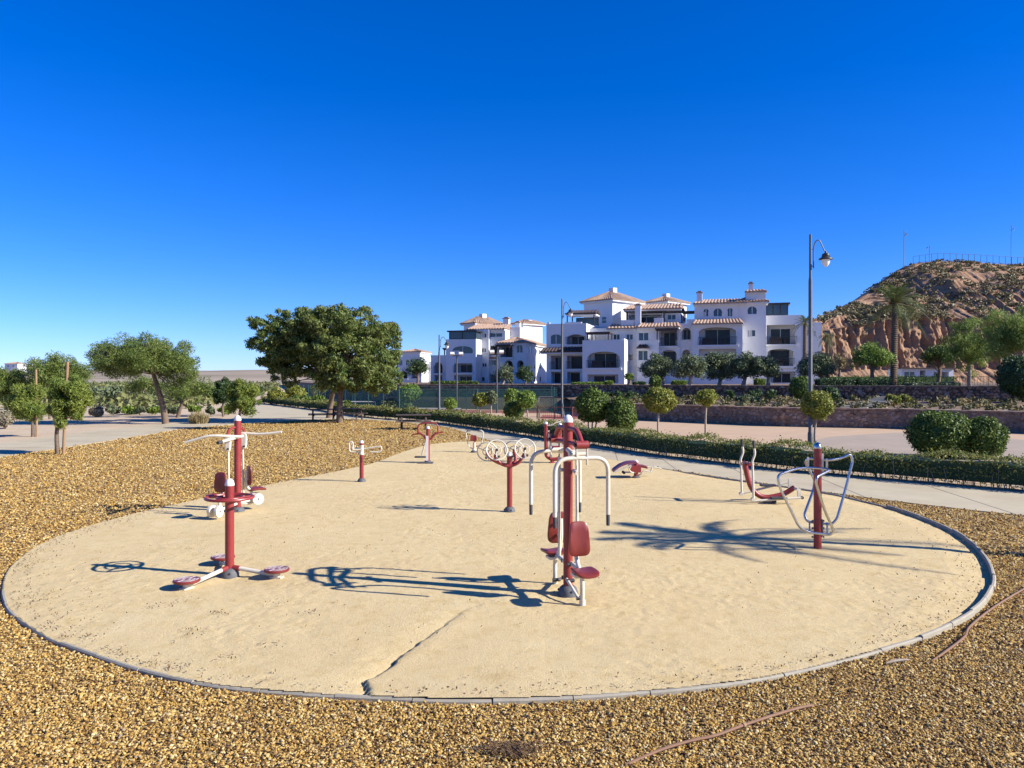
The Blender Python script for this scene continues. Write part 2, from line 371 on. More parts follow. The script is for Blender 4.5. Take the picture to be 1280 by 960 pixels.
path_poly += [(-20, -6), (-20, 30), (-20.4, 37.5), (-19.5, 43.6), (-17.9, 49), (-19, 58), (-31, 82)] + [(x, y) for x, y in hedge_near[::-1]]
sheet('path', path_poly, 0.03, 'path', skirt=0.1)
grav_poly = [(26, -6)] + [(p[0], p[1]) for p in catmull([(x, y, 0) for x, y in near_edge + left_in], 4)]
grav_poly = [(x - 0.0, y) for x, y in grav_poly]
from mathutils.geometry import tessellate_polygon
_rings = [[Vector((x, y, 0)) for x, y in grav_poly], [Vector((p[0], p[1], 0)) for p in PAD]]; _tri = tessellate_polygon(_rings); _all = [(v.x, v.y, 0.012) for r in _rings for v in r]
_gb = MB(); _gb.add(_all, _tri); tag(_gb.build('gravel_bed', 'gravel_bed', smooth=False), kind='structure')
wall_lo = [(4.6, 60), (5.6, 53), (7.75, 48), (14.5, 41.2), (20.4, 39), (24.5, 35.5), (29, 31), (45, 20)]
wall_up = [(-27, 108), (-16, 82), (-12, 72.5), (-3, 67.5), (5.5, 63), (15, 57.5), (25, 52.5), (40, 48), (90, 40)]
plaza = [(x + 0.9, y + 0.5) for x, y in hedge_near[:10]] + [(-2, 60)] + wall_lo
sheet('plaza', plaza, 0.008, 'plaza')

sheet('road', [G(x, y)[:2] for x, y in ((985, 557), (1040, 546), (1120, 541), (1200, 543), (1290, 551), (1400, 562), (1500, 600), (1290, 612), (1150, 590), (1040, 575))], .012, 'asphalt')

def pad():
    st = 0.024; xs = np.arange(-7.8, 8.0, st); rows = []
    ys = []; y = 5.5
    while y < 31.2: ys.append(y); y += st * max(1, (y / 9) ** 1.3)
    ys = np.array(ys); X, Y = np.meshgrid(xs, ys); base = np.array(PAD)
    Z = 0.05 + 0.04 * (fbm(X * 0.35, Y * 0.35) - 0.47) + 0.009 * (fbm(X * 3 + 9, Y * 3) - 0.47)
    Z += 0.007 * (vnoise(X * 16, Y * 16) - 0.5) * np.clip(vnoise(X * 0.8 + 5, Y * 0.8) * 4 - 1.4, 0, 1)
    fr = np.random.default_rng(21)
    for _ in range(60):                 # scuffed footprints
        fx, fy, fa = fr.uniform(-4.8, 5.2), fr.uniform(6.2, 13.5), fr.uniform(0, 3.14); ca, sa = math.cos(fa), math.sin(fa)
        m = (np.abs(X - fx) < 0.3) & (np.abs(Y - fy) < 0.3); u_ = (X[m] - fx) * ca + (Y[m] - fy) * sa; v_ = -(X[m] - fx) * sa + (Y[m] - fy) * ca; r_ = (u_ / 0.13) ** 2 + (v_ / 0.05) ** 2
        Z[m] += -0.004 * np.exp(-r_ ** 2) + 0.0015 * np.exp(-((r_ - 1.9) / 0.7) ** 2)
    crack = [G(x, yy)[:2] for x, yy in ((600, 762), (575, 772), (556, 787), (535, 803), (520, 815), (500, 830), (487, 842), (470, 853), (456, 858), (462, 872))]
    P = np.stack([X.ravel(), Y.ravel()], 1) + 0.11 * np.stack([fbm(X.ravel() * 5, Y.ravel() * 5) - 0.47, fbm(X.ravel() * 5 + 40, Y.ravel() * 5) - 0.47], 1)
    best = np.full(len(P), 1e9); sd = np.zeros(len(P))
    for a, b in zip(crack[:-1], crack[1:]):
        a = np.array(a); b = np.array(b); ab = b - a; t = np.clip(((P - a) @ ab) / (ab @ ab), 0, 1); q = P - (a + t[:, None] * ab); dd = np.linalg.norm(q, axis=1); m = dd < best
        best[m] = dd[m]; sd[m] = (np.sign(ab[1] * q[:, 0] - ab[0] * q[:, 1]) * dd)[m]
    sd = sd.reshape(X.shape); best = best.reshape(X.shape); dm = np.clip((8.75 - Y) / 2.2, 0, 1)
    Z -= 0.034 * dm * np.where(sd > 0, np.exp(-(np.maximum(sd, 0) / 0.20) ** 1.3), 0) * (0.75 + 0.5 * vnoise(X * 3, Y * 3))
    Z -= 0.020 * dm * np.exp(-(best / 0.014) ** 2) * (vnoise(X * 4 + 7, Y * 4) > 0.3)
    Z += 0.012 * dm * np.exp(-((sd + 0.10) / 0.10) ** 2) * vnoise(X * 2, Y * 2)
    for c in (G(710, 752), G(287, 730)):     # scuffed hollows round the machines
        Z -= 0.022 * np.exp(-((X - c[0]) ** 2 + (Y - c[1]) ** 2) / 0.09)
    dk = polyline_dist(P, [tuple(p) for p in PAD] + [PAD[0]]).reshape(X.shape)
    Z -= 0.035 * np.clip((X - 3.5) / 1.5, 0, 1) * np.clip(1 - dk / 0.5, 0, 1)
    Z = np.maximum(Z, 0.006 + 0.002 * vnoise(X * 12, Y * 12))
    ny, nx = X.shape; idx = np.arange(ny * nx).reshape(ny, nx)
    cx = (X[:-1, :-1] + X[1:, 1:]) / 2; cy = (Y[:-1, :-1] + Y[1:, 1:]) / 2; keep = inpoly(cx, cy, PAD)
    Fq = np.stack([idx[:-1, :-1], idx[:-1, 1:], idx[1:, 1:], idx[1:, :-1]], -1)[keep]
    V = np.stack([X, Y, Z], -1).reshape(-1, 3); used = np.unique(Fq); mp = np.full(len(V), -1); mp[used] = np.arange(len(used))
    o = np_mesh('sand_pad', V[used], mp[Fq], 'sand', smooth=True); o['kind'] = 'structure'
pad()

def joints():
    def res(line, n):
        L = np.cumsum([0] + [math.dist(p, q) for p, q in zip(line[:-1], line[1:])]); t = np.linspace(0, L[-1], n); return [(float(np.interp(v, L, [p[0] for p in line])), float(np.interp(v, L, [p[1] for p in line]))) for v in t]
    a, b = res(near_edge[1:12], 20), res(hedge_near[1:11], 20); path = bpy.data.objects['path']
    for p, q in list(zip(a, b)) + [((-16.45, y), (-19.98, y)) for y in range(4, 38, 3)]:
        d = Vector((q[0] - p[0], q[1] - p[1], 0)); L = d.length - .08; mb = MB(); mb.box(((p[0] + q[0]) / 2, (p[1] + q[1]) / 2, .0305), (L, .014, .006), math.atan2(d.y, d.x)); mb.build('joint', 'mortar', path, smooth=False)
joints()

def kerb():
    root = bpy.data.objects.new('kerb', None); C.objects.link(root); root['kind'] = 'structure'
    P = [Vector((p[0], p[1], 0)) for p in PAD]; n = len(P); L = [0]
    for i in range(n): L.append(L[-1] + (P[(i + 1) % n] - P[i]).length)
    tot = L[-1]; cnt = int(tot / 0.62)
    xs = [p.x for p in P] + [P[0].x]; ys = [p.y for p in P] + [P[0].y]
    at = lambda s: Vector((np.interp(s % tot, L, xs), np.interp(s % tot, L, ys), 0))
    for k in range(cnt):
        s0, s1 = tot * k / cnt + 0.004, tot * (k + 1) / cnt - 0.004; sec = []
        dz = R(-0.008, 0.007); dx = R(-0.006, 0.006); c = at((s0 + s1) / 2); top = 0.047 + 0.035 * min(1, max(0, (c.x - 3.2) / 2)) * (c.y < 15)
        for q in range(4):
            s = s0 + (s1 - s0) * q / 3; p = at(s); t = (at(s + 0.3) - at(s - 0.3)).normalized(); nn = Vector((-t.y, t.x, 0)); hw = 0.023
            sec.append([p + nn * (-hw + dx) + Vector((0, 0, -0.06)), p + nn * (-hw + dx) + Vector((0, 0, top - 0.012 + dz)), p + nn * (-hw + 0.012 + dx) + Vector((0, 0, top + dz)),
                        p + nn * (hw - 0.012 + dx) + Vector((0, 0, top + dz)), p + nn * (hw + dx) + Vector((0, 0, top - 0.012 + dz)), p + nn * (hw + dx) + Vector((0, 0, -0.06))])
        mb = MB(); V = [v for r in sec for v in r]; fs = [(i * 6 + j, i * 6 + (j + 1) % 6, (i + 1) * 6 + (j + 1) % 6, (i + 1) * 6 + j) for i in range(3) for j in range(6)]
        fs += [tuple(range(5, -1, -1)), tuple(18 + j for j in range(6))]
        mb.add(V, fs); mb.build('kerb_stone', 'kerb', root, smooth=False)
kerb()

def pebbles():
    protos = []
    hid = bpy.data.collections.new('pebble_shapes')
    for k in range(6):
        rs = np.random.default_rng(50 + k); mb = MB(); V = []
        for i in range(5):
            th = math.pi * i / 4
            for j in range(6):
                ph = 2 * math.pi * (j + 0.5 * (i % 2)) / 6; jj = rs.uniform(0.72, 1.15)
                V.append((math.sin(th) * math.cos(ph) * jj * 0.5, math.sin(th) * math.sin(ph) * jj * rs.uniform(0.34, 0.42), math.cos(th) * jj * 0.22))
        mb.add(V, [(i * 6 + j, (i + 1) * 6 + j, (i + 1) * 6 + (j + 1) % 6, i * 6 + (j + 1) % 6) for i in range(4) for j in range(6)])
        me = bpy.data.meshes.new('pebble'); me.from_pydata(mb.v, [], mb.f); me.materials.append(MAT['pebble'])
        protos.append(me)
    PK = np.array(PAD); pts = []; scl = []
    def zone(x0, x1, y0, y1, dens, s0, s1):
        N = int((x1 - x0) * (y1 - y0) * dens); x = rng.uniform(x0, x1, N); y = rng.uniform(y0, y1, N)
        k = inpoly(x, y, grav_poly) & ~inpoly(x, y, PAD) & (np.abs(x) < 0.78 * y + 1.6)
        x, y = x[k], y[k]; dd = polyline_dist(np.stack([x, y], 1), list(map(tuple, PAD)) + [PAD[0]]); k = dd > 0.036; x, y = x[k], y[k]
        s = rng.uniform(s0, s1, len(x)) * rng.choice([0.55, 0.75, 0.9, 1, 1, 1.4], len(x))
        pts.append(np.stack([x, y, 0.012 + s * rng.uniform(0.02, 0.45, len(x)) + 0.018 * fbm(x * 1.5, y * 1.5)], 1)); scl.append(s)
    zone(-9, 9, 2.6, 7.0, 4300, 0.014, 0.028)
    zone(-11, 11, 7.0, 10.5, 1800, 0.018, 0.033)
    zone(-14, 12, 10.5, 16, 560, 0.026, 0.046)
    zone(-17, 8, 16, 27, 230, 0.034, 0.056)
    zone(-17, 0, 27, 49, 80, 0.045, 0.075)
    P = np.concatenate(pts); s = np.concatenate(scl); N = len(P)
    grp = rng.integers(0, 6, N)
    me = bpy.data.meshes.new('gravel'); me.vertices.add(N); me.vertices.foreach_set('co', P.astype(np.float32).ravel())
    a = me.attributes.new('s', 'FLOAT', 'POINT'); a.data.foreach_set('value', s.astype(np.float32))
    r = np.stack([rng.uniform(-0.6, 0.6, N), rng.uniform(-0.6, 0.6, N), rng.uniform(0, 6.28, N)], 1)
    a = me.attributes.new('r', 'FLOAT_VECTOR', 'POINT'); a.data.foreach_set('vector', r.astype(np.float32).ravel())
    a = me.attributes.new('k', 'INT', 'POINT'); a.data.foreach_set('value', grp.astype(np.int32))
    o = bpy.data.objects.new('gravel', me); C.objects.link(o)
    ng = bpy.data.node_groups.new('scatter', 'GeometryNodeTree')
    ng.interface.new_socket('Geometry', in_out='INPUT', socket_type='NodeSocketGeometry'); ng.interface.new_socket('Geometry', in_out='OUTPUT', socket_type='NodeSocketGeometry')
    gi = ng.nodes.new('NodeGroupInput'); go = ng.nodes.new('NodeGroupOutput'); iop = ng.nodes.new('GeometryNodeInstanceOnPoints')
    coll = bpy.data.collections.new('pebble_shapes_used')
    jg = ng.nodes.new('GeometryNodeGeometryToInstance')
    hold = []
    for i, pm in enumerate(protos):
        po = bpy.data.objects.new('pebble', pm); coll.objects.link(po); hold.append(po)
    ci = ng.nodes.new('GeometryNodeCollectionInfo'); ci.inputs['Collection'].default_value = coll; ci.inputs['Separate Children'].default_value = True
    ci.inputs['Reset Children'].default_value = True
    def attr(nm, t):
        n = ng.nodes.new('GeometryNodeInputNamedAttribute'); n.data_type = t; n.inputs['Name'].default_value = nm; return n.outputs['Attribute']
    iop.inputs['Pick Instance'].default_value = True
    l = ng.links; l.new(gi.outputs[0], iop.inputs['Points']); l.new(ci.outputs[0], iop.inputs['Instance']); l.new(attr('k', 'INT'), iop.inputs['Instance Index'])
    e2r = ng.nodes.new('FunctionNodeEulerToRotation'); l.new(attr('r', 'FLOAT_VECTOR'), e2r.inputs[0]); l.new(e2r.outputs[0], iop.inputs['Rotation'])
    l.new(attr('s', 'FLOAT'), iop.inputs['Scale']); l.new(iop.outputs[0], go.inputs[0]); ng.nodes.remove(jg)
    md = o.modifiers.new('scatter', 'NODES'); md.node_group = ng
    tag(o, 'golden ochre gravel strewn thickly round the sandy exercise pad', 'gravel', kind='stuff')
pebbles()

# ------------------------------------------------------------------ hill, ridge, terraces
def hill():
    Xs = np.concatenate([np.linspace(36, 150, 560), np.linspace(150.8, 330, 110)]); T = np.concatenate([np.linspace(0, 1, 60), np.linspace(1.02, 2, 80), np.linspace(2.05, 3, 14)])
    zt = np.interp(Xs, [36, 50, 60, 74, 82, 110, 330], [4, 9, 12.0, 14.2, 15.3, 14, 13])
    sx = [(960, 440, 150), (1000, 414, 155), (1020, 401, 160), (1040, 392, 167), (1075, 374, 180), (1105, 352, 190), (1125, 336, 195), (1140, 330, 195), (1170, 326, 195), (1220, 328, 195), (1280, 332, 195), (1500, 338, 195)]
    zm = np.interp(Xs, [(p - 640) / F * c for p, _, c in sx], [H0 + (475 - y) / F * c for _, y, c in sx]); Yc = np.interp(Xs, [(p - 640) / F * c for p, _, c in sx], [c for _, _, c in sx]); zt = np.minimum(zt, zm - 1)
    V = np.zeros((len(T), len(Xs), 3))
    flute = 2.0 * np.abs(fbm(Xs * 0.4, Xs * 0 + 3, 5) - 0.47) * 2 + 1.1 * np.abs(np.sin(Xs * 0.75 + 4 * vnoise(Xs * .3, Xs * 0))) + 1.7 * np.abs(fbm(Xs * 0.9, Xs * 0 + 8, 3) - .44) * 2
    for i, t in enumerate(T):
        if t <= 1:
            z = 1.5 + (zt - 1.5) * t; y = 150 + flute * (0.35 + 0.65 * t) + 3.0 * t + 2.6 * fbm(Xs * 0.55, z * 0.2 + 9) + 1.3 * np.abs(fbm(Xs * 1.0, z * 0.22 + 5) - .47) * 2 + .7 * vnoise(z * 1.3, Xs * .06) + .9 * fbm(Xs * 2.3, z * 1.7, 3) - 2 + 4 * np.maximum(0, 0.25 - t) * -6
        elif t <= 2:
            q = t - 1; z = zt + (zm - zt) * (q ** 0.92); y = 153 + flute * (1 - q) + (Yc - 153) * q
            gul = np.exp(-((Xs - (88 + 18 * (1 - q))) / 4) ** 2) * 2.6 * math.sin(math.pi * min(q * 1.1, 1))
            z = z + (3.4 * (fbm(Xs * 0.12, np.full_like(Xs, y.mean() * 0.12)) - 0.47) + 1.6 * (fbm(Xs * .5, np.full_like(Xs, y.mean() * .5)) - .47)) * math.sin(math.pi * q) - gul
        else:
            q = t - 2; z = zm * (1 - q) + 1; y = Yc + 1 + 60 * q
        V[i, :, 0] = Xs * (y / 150 if False else 1); V[i, :, 1] = y; V[i, :, 2] = z
    n, m = len(T), len(Xs); idx = np.arange(n * m).reshape(n, m); Fq = np.stack([idx[:-1, :-1], idx[:-1, 1:], idx[1:, 1:], idx[1:, :-1]], -1).reshape(-1, 4)
    o = np_mesh('hill', V.reshape(-1, 3), Fq, 'cliff', smooth=False); o['kind'] = 'structure'
    # scrub tussocks on the slope
    P = []; sz = []; out = []; rr = []
    for k in range(4600):
        i = random.randint(58, 141); j = random.randint(8, 610); c = V[i, j]; b = R(0.35, 0.95); nL = 18
        if vnoise(np.array([c[0] * .12]), np.array([c[1] * .12]))[0] < 0.24: continue
        d = unit(nL); d[:, 2] = np.abs(d[:, 2]); P.append(c + d * b * np.array([1, 1, 0.75]) * rng.uniform(0.6, 1, (nL, 1))); out.append(d); sz.append(np.full(nL, b * 0.36))
        rr.append(np.clip(R(0, 1) * 0.6 + rng.random(nL) * 0.4, 0, 1))
    s = leaves('scrub', np.concatenate(P), np.concatenate(sz), 'leaf_scrub', aspect=0.6, outward=np.concatenate(out), rnd=np.concatenate(rr))
    tag(s, 'grey green scrub tussocks covering the ochre hillside', 'scrub', kind='stuff')
    return Xs, zm, Yc
hX, hZ, hY = hill()
def ridge():
    Xs = np.linspace(-1500, 400, 220); V = []
    for t, (y, f) in enumerate([(520, 0.0), (600, 0.25), (650, 0.35), (720, 0.75), (760, 0.8), (820, 1.0), (1400, 0.95)]):
        z = f * (12.5 + 4.5 * fbm(Xs * 0.006, Xs * 0 + 1) + 1.5 * fbm(Xs * 0.03, Xs * 0 + t)) - 1.0
        V.append(np.stack([Xs, Xs * 0 + y + 18 * fbm(Xs * 0.02, Xs * 0 + t * 3), z], 1))
    V = np.array(V); n, m = V.shape[:2]; idx = np.arange(n * m).reshape(n, m)
    np_mesh('distant_ridge', V.reshape(-1, 3), np.stack([idx[:-1, :-1], idx[:-1, 1:], idx[1:, 1:], idx[1:, :-1]], -1).reshape(-1, 4), 'ridge')['kind'] = 'structure'
ridge()
def strip(name, a, b, za, zb, mat, n=60, bump=0.0):
    def res(line):
        L = np.cumsum([0] + [math.dist(p, q) for p, q in zip(line[:-1], line[1:])]); s = np.linspace(0, L[-1], n)
        return np.stack([np.interp(s, L, [p[0] for p in line]), np.interp(s, L, [p[1] for p in line])], 1)
    pa, pb = res(a), res(b); m = 12; V = []
    for i in range(m):
        t = i / (m - 1); p = pa * (1 - t) + pb * t; z = za * (1 - t) + zb * t + bump * (fbm(p[:, 0] * 0.6, p[:, 1] * 0.6) - 0.47) * math.sin(math.pi * t)
        V.append(np.stack([p[:, 0], p[:, 1], z], 1))
    V = np.array(V); idx = np.arange(m * n).reshape(m, n)
    o = np_mesh(name, V.reshape(-1, 3), np.stack([idx[:-1, :-1], idx[:-1, 1:], idx[1:, 1:], idx[1:, :-1]], -1).reshape(-1, 4), mat, smooth=True); o['kind'] = 'structure'; return V
TZ = 2.0
mid = strip('terrace_slope', wall_lo, [(4.0, 64.2)] + wall_up[5:] , 0.93, 1.15, 'slope_soil', bump=0.5)
strip('court_bank', [(-20, 104), (-13.5, 82), (-10.5, 71), (-2.5, 65), (4.7, 60.5)], [(-27.4, 107), (-16.2, 81), (-12, 71.8), (-3, 66.9), (5.5, 62.4)], 0.0, 1.0, 'slope_soil', bump=0.4)
sheet('upper_terrace', wall_up + [(900, 20), (900, 400), (-120, 400)], TZ, 'slope_soil', skirt=1.5)

def stone_wall(label, line, z0, z1, thick=0.45, sl=0.42, sh=0.24, seed=1):
    rs = random.Random(seed); root = thing('stone_wall', (line[len(line) // 2][0], line[len(line) // 2][1], z0), label, 'wall'); o0 = root.location
    core = MB(); stones = MB(); cope = []
    for a, b in zip(line[:-1], line[1:]):
        a = Vector((*a, 0)); b = Vector((*b, 0)); t = (b - a); L = t.length; t.normalize(); nn = Vector((t.y, -t.x, 0))
        if nn.y > 0: nn = -nn
        core.add([a + nn * -thick + Vector((0, 0, z0)), a + Vector((0, 0, z0)), b + Vector((0, 0, z0)), b + nn * -thick + Vector((0, 0, z0)),
                  a + nn * -thick + Vector((0, 0, z1)), a + Vector((0, 0, z1)), b + Vector((0, 0, z1)), b + nn * -thick + Vector((0, 0, z1))],
                 [(0, 1, 5, 4), (1, 2, 6, 5), (2, 3, 7, 6), (3, 0, 4, 7), (4, 5, 6, 7)])
        far = (a + b).length / 2 > 62; k = 1.5 if far else 1.0; g = 0.27 * k
        for iu in range(int(L / g) + 1):
            for iz in range(max(2, round((z1 - z0) / (g * 0.72)))):
                zn = max(2, round((z1 - z0) / (g * 0.72))); c = a + t * min(L, max(0, (iu + 0.5 * (iz % 2) + rs.uniform(-0.35, 0.35)) * g))
                zc = z0 + (iz + 0.5 + rs.uniform(-0.28, 0.28)) * (z1 - z0) / zn; rr = g * rs.choice((0.32, 0.45, 0.55, 0.68)); pr = rs.uniform(0.02, 0.085); m = 7; V = []
                el = rs.uniform(0.55, 0.95); tl = rs.uniform(-0.5, 0.5)
                for q in range(m):
                    an = 2 * math.pi * q / m; j = rs.uniform(0.8, 1.2); x_, y_ = rr * math.cos(an) * j, rr * el * math.sin(an) * j
                    zz = zc + x_ * math.sin(tl) + y_ * math.cos(tl); V.append(c + t * (x_ * math.cos(tl) - y_ * math.sin(tl)) + Vector((0, 0, min(z1 + 0.002, max(z0, zz)))) - nn * 0.02)
                cc = c + Vector((0, 0, zc)); V2 = [cc + (v - cc) * 0.74 + nn * (pr + rs.uniform(-0.012, 0.012)) for v in V]
                stones.add(V + V2, [(q, (q + 1) % m, m + (q + 1) % m, m + q) for q in range(m)] + [tuple(range(m, 2 * m))])
        s = 0.0
        while s < L:
            w = min(rs.uniform(0.5, 1.0) * k, L - s); cope.append((a + t * (s + w / 2) - nn * thick / 2, w - 0.02, math.atan2(t.y, t.x), rs.uniform(-0.01, 0.01))); s += w + 1e-4
    core.build('core', 'mortar', root, smooth=False, off=o0)
    st = stones.build('stone', 'stone_a', root, smooth=False, off=o0); st['kind'] = 'stuff'
    for c, w, rz, dz in cope:
        mb = MB(); mb.box((c.x, c.y, z1 + 0.035 + dz), (w, thick + 0.16, 0.075), rz); mb.build('coping_stone', 'stone_a', root, smooth=False, off=o0)
stone_wall('low rubble stone retaining wall rising straight from the tan plaza', wall_lo, 0.0, 0.95, seed=1)
stone_wall('upper rubble stone retaining wall carrying the terrace with the olive trees', wall_up[2:], 0.9, TZ + 0.05, seed=2)

# ------------------------------------------------------------------ buildings
class Bld:
    def __init__(s, name, label, px, py, Y): s.o = A(px, py, Y); s.root = thing(name, s.o, label, 'building')
class Blk:
    """a rotated block; its front plane passes through pixel column xc at depth Y0"""
    def __init__(s, bld, xc, Y0, th):
        s.b = bld; s.th = math.radians(th); s.O = Vector(((xc - 640) / F * Y0, Y0, 0)); s.U = Vector((math.cos(s.th), -math.sin(s.th), 0)); s.W = Vector((math.sin(s.th), math.cos(s.th), 0))
        s.off = Vector(bld.o)
    def u(s, px):
        k = (px - 640) / F; return (k * s.O.y - s.O.x) / (math.cos(s.th) + k * math.sin(s.th))
    def z(s, px, py): return H0 - (py - HY) / F * (s.O.y - s.u(px) * math.sin(s.th))
    def P(s, u, v, z): return s.O + s.U * u + s.W * v + Vector((0, 0, z)) - s.off
    def quadbox(s, mb, u0, u1, v0, v1, z0, z1):
        V = [s.P(u, v, z) for z in (z0, z1) for v in (v0, v1) for u in (u0, u1)]
        mb.add(V, [(0, 2, 3, 1), (4, 5, 7, 6), (0, 1, 5, 4), (2, 6, 7, 3), (0, 4, 6, 2), (1, 3, 7, 5)])
    def part(s, name, mat, boxes, parent=None):
        mb = MB()
        for b in boxes: s.quadbox(mb, *b)
        return mb.build(name, mat, parent or s.b.root, smooth=False)
    def wall(s, x0, x1, yt, yb, depth, ops=(), slope=None):
        """ops: (x0,x1,ytop,ybot,kind,arch) in photo pixels on this plane"""
        xm = (x0 + x1) / 2; U0, U1 = s.u(x0), s.u(x1); Zb, Zt = s.z(xm, yb), s.z(xm, yt); Zb = max(Zb, TZ - 0.3)
        s.ext = (U0, U1, Zb, Zt)
        O = []
        for (a, b, c, d, kind, arch) in ops:
            m = (a + b) / 2; u0, u1, z1, z0 = s.u(a), s.u(b), s.z(m, c), s.z(m, d)
            O.append((max(u0, U0 + .12), min(u1, U1 - .12), max(z0, Zb + .02), min(z1, Zt - .1), kind, arch))
        us = sorted({round(v, 4) for v in [U0, U1] + [o[0] for o in O] + [o[1] for o in O]}); zs = sorted({round(v, 4) for v in [Zb, Zt] + [o[2] for o in O] + [o[3] for o in O]})
        mb = MB()
        for i in range(len(us) - 1):
            for j in range(len(zs) - 1):
                uc, zc = (us[i] + us[i + 1]) / 2, (zs[j] + zs[j + 1]) / 2
                if any(o[0] < uc < o[1] and o[2] < zc < o[3] for o in O): continue
                mb.add([s.P(us[i], 0, zs[j]), s.P(us[i + 1], 0, zs[j]), s.P(us[i + 1], 0, zs[j + 1]), s.P(us[i], 0, zs[j + 1])], [(0, 1, 2, 3)])
        p = s.P
        mb.add([p(U0, 0, Zb), p(U0, depth, Zb), p(U0, depth, Zt), p(U0, 0, Zt), p(U1, 0, Zb), p(U1, depth, Zb), p(U1, depth, Zt), p(U1, 0, Zt)],
               [(0, 3, 2, 1), (4, 5, 6, 7), (1, 2, 6, 5), (3, 7, 6, 2)])
        for (u0, u1, z0, z1, kind, arch) in O:
            dp = {'win': 0.16, 'bal': 1.9, 'void': 1.6, 'blind': 0.12}[kind]; n = 10 if arch else 1
            rise = arch * (u1 - u0) / 2 if arch else 0
            cur = [(u0 + (u1 - u0) * k / n, z1 - rise + rise * math.sqrt(max(0, 1 - (2 * k / n - 1) ** 2))) for k in range(n + 1)] if arch else [(u0, z1), (u1, z1)]
            for (ua, za), (ub, zb) in zip(cur[:-1], cur[1:]):
                if arch: mb.add([p(ua, 0, za), p(ub, 0, zb), p(ub, 0, z1), p(ua, 0, z1)], [(0, 1, 2, 3)])
                mb.add([p(ua, 0, za), p(ub, 0, zb), p(ub, dp, zb), p(ua, dp, za)], [(0, 3, 2, 1)])
            ze = z1 - rise
            mb.add([p(u0, 0, z0), p(u0, dp, z0), p(u0, dp, ze), p(u0, 0, ze)], [(0, 1, 2, 3)]); mb.add([p(u1, 0, z0), p(u1, dp, z0), p(u1, dp, ze), p(u1, 0, ze)], [(0, 3, 2, 1)])
            mb.add([p(u0, 0, z0), p(u1, 0, z0), p(u1, dp, z0), p(u0, dp, z0)], [(0, 1, 2, 3)])
            if kind in ('bal', 'void'): mb.add([p(u0, dp, z0), p(u1, dp, z0), p(u1, dp, z1), p(u0, dp, z1)], [(0, 1, 2, 3)])
            if kind == 'win':
                poly = [(u0, z0), (u1, z0)] + cur[::-1]; g = MB(); g.add([p(a, dp - 0.03, b) for a, b in poly], [tuple(range(len(poly)))])
                w = g.build('window', 'glass', s.b.root, smooth=False); fr = MB(); t = 0.07; um = (u0 + u1) / 2
                for bx in ((u0, u0 + t, z0, ze), (u1 - t, u1, z0, ze), (um - t / 2, um + t / 2, z0, z1 - 0.02), (u0 + t, u1 - t, z0, z0 + t)): s.quadbox(fr, bx[0], bx[1], dp - 0.08, dp - 0.04, bx[2], bx[3])
                if not arch: s.quadbox(fr, u0 + t, u1 - t, dp - 0.08, dp - 0.04, z1 - t, z1)
                fr.build('frame', 'frame_white', w, smooth=False)
                if random.random() < 0.5: s.part('curtain', 'curtain', [(u0 + 0.1, u0 + 0.1 + (u1 - u0) * 0.3, dp - 0.038, dp - 0.032, z0 + 0.1, ze - 0.05)], w)
                if not arch: s.part('sill', 'stucco', [(u0 - 0.08, u1 + 0.08, -0.09, -0.004, z0 - 0.1, z0 - 0.01)])
            elif kind == 'blind': s.part('shutter', 'curtain', [(u0 + 0.02, u1 - 0.02, 0.06, 0.1, z0 + 0.02, z1 - 0.02)])
            else:
                w_ = u1 - u0; nd = max(1, int(w_ / 3.2))
                for q in range(nd):
                    a = u0 + w_ * (q + 0.16) / nd; b = u0 + w_ * (q + 0.84) / nd; zt = min(z0 + 2.15, z1 - 0.15)
                    if zt - z0 < 0.7: continue
                    d = s.part('balcony_door' if kind == 'bal' else 'patio_door', 'door_glass', [(a, b, dp - 0.07, dp - 0.02, z0 + 0.03, zt)])
                    s.part('frame', 'frame_white' if random.random() < 0.6 else 'dark_metal', [(a - .06, a, dp - .1, dp - .02, z0 + .03, zt), (b, b + .06, dp - .1, dp - .02, z0 + .03, zt), ((a + b) / 2 - .03, (a + b) / 2 + .03, dp - .1, dp - .075, z0 + .03, zt), (a, b, dp - .1, dp - .075, zt - .06, zt)], d)
                if kind == 'bal':
                    s.railing(u0 - 0.1, u1 + 0.1, z0, -0.1)
                    s.part('balcony_slab', 'stucco', [(u0 - 0.25, u1 + 0.25, -0.22, -0.004, z0 - 0.26, z0 - 0.01)])
                    if w_ > 3:      # outdoor furniture against the rail
                        f = MB(); s.quadbox(f, u0 + .4, u0 + 1.9, .5, 1.2, z0 + .02, z0 + .5); s.quadbox(f, u0 + .4, u0 + 1.9, 1.1, 1.25, z0 + .5, z0 + .95); f.build('sofa', 'wood_dark', s.b.root, smooth=False)
                        f = MB(); s.quadbox(f, u1 - 1.9, u1 - .7, .5, 1.2, z0 + .7, z0 + .75); s.quadbox(f, u1 - 1.4, u1 - 1.2, .75, .95, z0 + .02, z0 + .7); f.build('table', 'wood_dark', s.b.root, smooth=False)
        return mb.build('wall', 'stucco', s.b.root, smooth=False)
    def railing(s, u0, u1, z0, v):
        bx = [(u0, u1, v - .02, v + .02, z0 + .95, z0 + 1.0), (u0, u1, v - .015, v + .015, z0 + .08, z0 + .11)]; n = int((u1 - u0) / 0.16)
        bx += [(u0 + (u1 - u0) * k / n - .012, u0 + (u1 - u0) * k / n + .012, v - .012, v + .012, z0 + .02, z0 + .95) for k in range(n + 1)]
        s.part('railing', 'dark_metal', bx)
